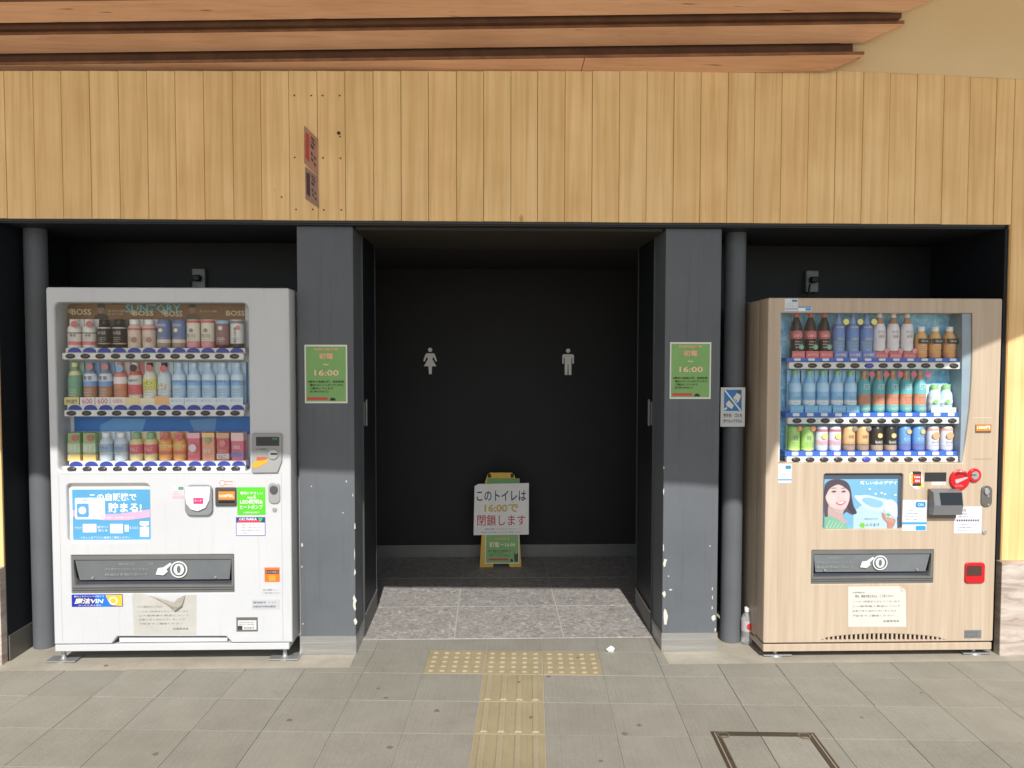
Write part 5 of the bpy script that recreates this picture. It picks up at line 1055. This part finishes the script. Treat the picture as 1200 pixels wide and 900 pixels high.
# ================================================================== NO-LITTERING NOTICE on the drain pipe
Yg = .085
nl = prect('littering_notice', (844.5, 454, 873, 500), Yg, .003, C(206, 208, 206)); tag(nl, 'white no-littering notice with blue picture tied round the drain pipe', 'notice')
qq = lambda u, v: (844.5+u*28.5, 454+v*46)
def ng(n, pts, lv, col): return poly(n, W([qq(*p) for p in pts], Yg), Yg-.0008*lv, .0008, C(*col), nl)
ng('blue_picture', [(.14, .06), (.86, .06), (.86, .60), (.14, .60)], 1, (48, 122, 186))
ng('picture_can', [(.22, .40), (.34, .33), (.54, .46), (.46, .55), (.24, .47)], 2, (226, 220, 196)); ng('picture_hand', [(.52, .26), (.60, .20), (.66, .14), (.80, .18), (.82, .24), (.74, .36), (.66, .40), (.62, .38), (.54, .32)], 2, (226, 222, 206))
ng('picture_cuff', [(.66, .14), (.72, .08), (.86, .10), (.80, .18)], 3, (70, 96, 96)); ng('picture_finger', [(.58, .30), (.61, .28), (.55, .40), (.52, .40)], 3, (84, 90, 90)); ng('picture_finger', [(.64, .32), (.67, .31), (.62, .42), (.59, .41)], 3, (84, 90, 90))
ng('slash', [(.14, .08), (.19, .06), (.84, .58), (.79, .60)], 4, (226, 228, 226)); ng('slash', [(.16, .59), (.14, .54), (.24, .50), (.27, .53)], 4, (226, 228, 226))
for s, v in (('空き缶・ゴミを', .66), ('捨てないで下さい', .81)): a0, b0_ = qq(.12, v); a1, b1_ = qq(.88, v+.10); ptxt(s, (a0, b0_, a1, b1_), Yg, C(40, 40, 44), nl, .02)
tube('tie', [(1.318+.058*math.cos(a), .155+.058*math.sin(a), P(860, 462, .1).z) for a in [2*math.pi*i/20 for i in range(21)]], .0015, OFFW, nl)
# ================================================================== FLOOR STAND in the entrance
fx = P(587, 600, 1.62).x; YS = 1.60
st = thing('floor_sign', (fx, YS, 0), 'yellow folding floor stand holding paper closing notices against the dark back wall', 'floor sign')
YEL = flat((212, 172, 50), .5, vary=.12)
def lean(z): return YS+.10*(z/.68)        # front panel leans back
def lpoly(n, pts, off, t, mat, par, holes=()):
    """plate lying on the leaning front panel; pts in x offset / height"""
    o = plate(n, [(fx+x, z) for x, z in pts], 0, t, mat, None, holes) if holes else poly(n, [(fx+x, z) for x, z in pts], 0, t, mat)
    org = WPOS[o.name]; o.data.transform(Matrix.Translation(org))
    for v in o.data.vertices: v.co.y += lean(v.co.z)+off
    o.data.transform(Matrix.Translation(-org)); o.parent = par; o.location = org-WPOS[par.name]; return o
lpoly('front_panel', [(-.155, .0), (-.06, .0), (-.045, .045), (.05, .045), (.065, .0), (.15, .0), (.135, .25), (.115, .60), (.10, .665), (.08, .68), (-.08, .68), (-.10, .665), (-.12, .60), (-.14, .25)], 0, .014, YEL, st)
bk = poly('rear_panel', [(fx-.15, 0), (fx-.07, 0), (fx-.05, .05), (fx+.05, .05), (fx+.07, 0), (fx+.15, 0), (fx+.11, .63), (fx-.11, .63)], 0, .012, YEL, st)
for v in bk.data.vertices: v.co.y += YS+.215-.10*(v.co.z/.63)-WPOS[bk.name].y
bk.location.y = WPOS[bk.name].y-WPOS[st.name].y
for s in (-1, 1): box('hinge', fx+s*.085-.012, fx+s*.085+.012, lean(.66)-.004, lean(.66)+.03, .645, .672, BLACK, st)
ga = lpoly('green_sheet', [(-.118, .026), (.135, .026), (.137, .30), (-.115, .30)], -.006, .003, C(214, 214, 204), st); lpoly('green_print', [(-.111, .034), (.128, .034), (.13, .292), (-.108, .292)], -.0075, .0012, C(122, 168, 100), st)
gb = lpoly('green_sheet', [(-.10, .555), (.14, .565), (.14, .64), (-.10, .638)], -.005, .003, C(96, 148, 84), st)
wp = lpoly('white_notice', [(-.200, .232), (.205, .234), (.208, .606), (-.165, .60), (-.194, .585)], -.010, .0012, PAPER, st)
def ltxt(s, cx, cz, h, wid, col, par, bold=.0, off=-.0115):
    o = txt(s, fx+cx, cz, h, 0, C(*col), None, wid=wid, bold=bold); org = WPOS[o.name]; o.data.transform(Matrix.Translation(org))
    for v in o.data.vertices: v.co.y += lean(v.co.z)+off
    o.data.transform(Matrix.Translation(-org)); o.parent = par; o.location = org-WPOS[par.name]
    return o
WPOS[wp.name] = WPOS[wp.name]; NAVY = (26, 30, 92)
for s, cz, h, wd, col, bo in (('このトイレは', .515, .075, .365, NAVY, .012), ('16:00で', .425, .06, .25, (196, 170, 84), .03), ('閉鎖します', .338, .08, .355, (182, 30, 62), .006), ('※夜間は閉鎖いたしますのでご了承ください', .275, .012, .25, (100, 100, 110), 0), ('お急ぎの方は駅のトイレをご利用ください', .252, .012, .30, (100, 100, 110), 0)): ltxt(s, .004, cz, h, wd, col, wp, bo)
for s, cx, cz, h, wd, col in (('利用可能時間', .01, .205, .015, .10, (226, 170, 130)), ('初電〜16:00', .01, .163, .038, .19, (236, 226, 196)), ('※夜中の急病の際、有料駐車場内にも', -.01, .118, .012, .17, (24, 30, 22)), ('トイレがございます。', -.03, .102, .012, .11, (24, 30, 22)), ('ご案内しています。(徒歩1分)', -.01, .085, .012, .16, (24, 30, 22))): ltxt(s, cx, cz, h, wd, col, ga, .01, -.0085)
lpoly('red_arrow', [(-.09, .05), (.04, .05), (.04, .044), (.058, .057), (.04, .07), (.04, .064), (-.09, .064)], -.0086, .001, C(186, 70, 60), st)
lpoly('cat_print', [(.10, .04), (.125, .04), (.127, .09), (.122, .105), (.116, .093), (.106, .093), (.100, .105), (.096, .09)], -.0086, .001, C(44, 60, 44), st); lpoly('cat_print', [(.068, .04), (.09, .04), (.086, .058), (.079, .062), (.071, .058)], -.0086, .001, C(28, 34, 26), st)
# ================================================================== SMALL THINGS ON THE GROUND
c = G(871, 752); bl = thing('empty_bottle', (c.x+.012, .13, 0), 'empty clear plastic bottle with a white cap standing by the drain pipe', 'bottle')
bx0, by0 = c.x+.012, .10; PETM = m_pet()
lathe('bottle_body', [(.024, 0), (.031, .006), (.032, .03), (.029, .04), (.032, .05), (.032, .13), (.028, .15), (.014, .172), (.0125, .185)], (bx0, by0, -.0015), PETM, bl, 18)
lathe('bottle_label', [(.0325, .075), (.0328, .08), (.0328, .128), (.0325, .132)], (bx0, by0, -.0015), C(176, 172, 172), bl, 18, cap=False); poly('label_mark', disc(bx0+.004, .102, .016, .018, 12), by0-.0345, .0015, C(198, 50, 60), bl)
lathe('cap', [(.0145, .178), (.0145, .197), (.013, .199)], (bx0, by0, -.0015), C(232, 232, 230), bl, 14)
c = G(715.5, 764); bm = bmesh.new(); r_ = bmesh.ops.create_icosphere(bm, subdivisions=2, radius=.02); random.seed(5)
for v in bm.verts: v.co = Vector((v.co.x*1.05*random.uniform(.65, 1.2)+c.x, v.co.y*random.uniform(.6, 1.15)+c.y, max(.001, (v.co.z*.9*random.uniform(.6, 1.2))+.013)))
tag(from_bm('paper_scrap', bm, flat((232, 232, 230), .8)), 'crumpled scrap of white paper lying on the paving by the tactile tiles', 'litter')
# floor hatch
def g2(u, v): x, y = gw(u, v); return Vector((x, y, 0))
HU0, HU1, HV1, HV0 = .982, 1.408, -.545, -.985
ht = thing('floor_hatch', g2((HU0+HU1)/2, (HV0+HV1)/2), 'square steel-framed floor hatch filled with paving in the pavement', 'hatch')
HM = flat((78, 70, 58), .6, .3, vary=.2)
def hb(n, u0, u1, v0, v1, z1, mat, z0=-.004):
    a = [gw(u, v) for u, v in ((u0, v0), (u1, v0), (u1, v1), (u0, v1))]
    return mk(n, [(x, y, z0) for x, y in a]+[(x, y, z1) for x, y in a], [(3, 2, 1, 0), (4, 5, 6, 7)]+[(i, (i+1) % 4, (i+1) % 4+4, i+4) for i in range(4)], mat, ht)
t_ = .034
hb('frame_bar', HU0, HU1, HV1-t_, HV1, .0022, HM); hb('frame_bar', HU0, HU1, HV0, HV0+t_, .0022, HM); hb('frame_bar', HU0, HU0+t_, HV0+t_, HV1-t_, .0022, HM); hb('frame_bar', HU1-t_, HU1, HV0+t_, HV1-t_, .0022, HM)
for u in (HU0+.012, HU1-.016): hb('edge_strip', u, u+.005, HV0+.02, HV1-.012, .0036, flat((150, 138, 116), .6), .0)
um = 1.18; z_ = .0012
hb('inlay', HU0+t_+.002, um-.002, HV0+t_+.002, HV1-t_-.002, .0018, PAVE); hb('inlay', um+.002, HU1-t_-.002, HV0+t_+.002, HV1-t_-.002, .0018, PAVE)
for u in (HU0+.045, HU1-.05):
    x, y = gw(u, HV1-.03); vs = []
    for r in (.026, .020):
        for i in range(20): vs.append((x+r*math.cos(2*math.pi*i/20), y+r*math.sin(2*math.pi*i/20), .0052))
    vs += [(a, b, -.001) for a, b, _ in vs]
    mk('lifting_ring', vs, [(i, (i+1) % 20, 20+(i+1) % 20, 20+i) for i in range(20)]+[(i, i+40, (i+1) % 20+40, (i+1) % 20) for i in range(20)]+[(20+i, 20+(i+1) % 20, 60+(i+1) % 20, 60+i) for i in range(20)], flat((120, 110, 92), .5, .4), ht)
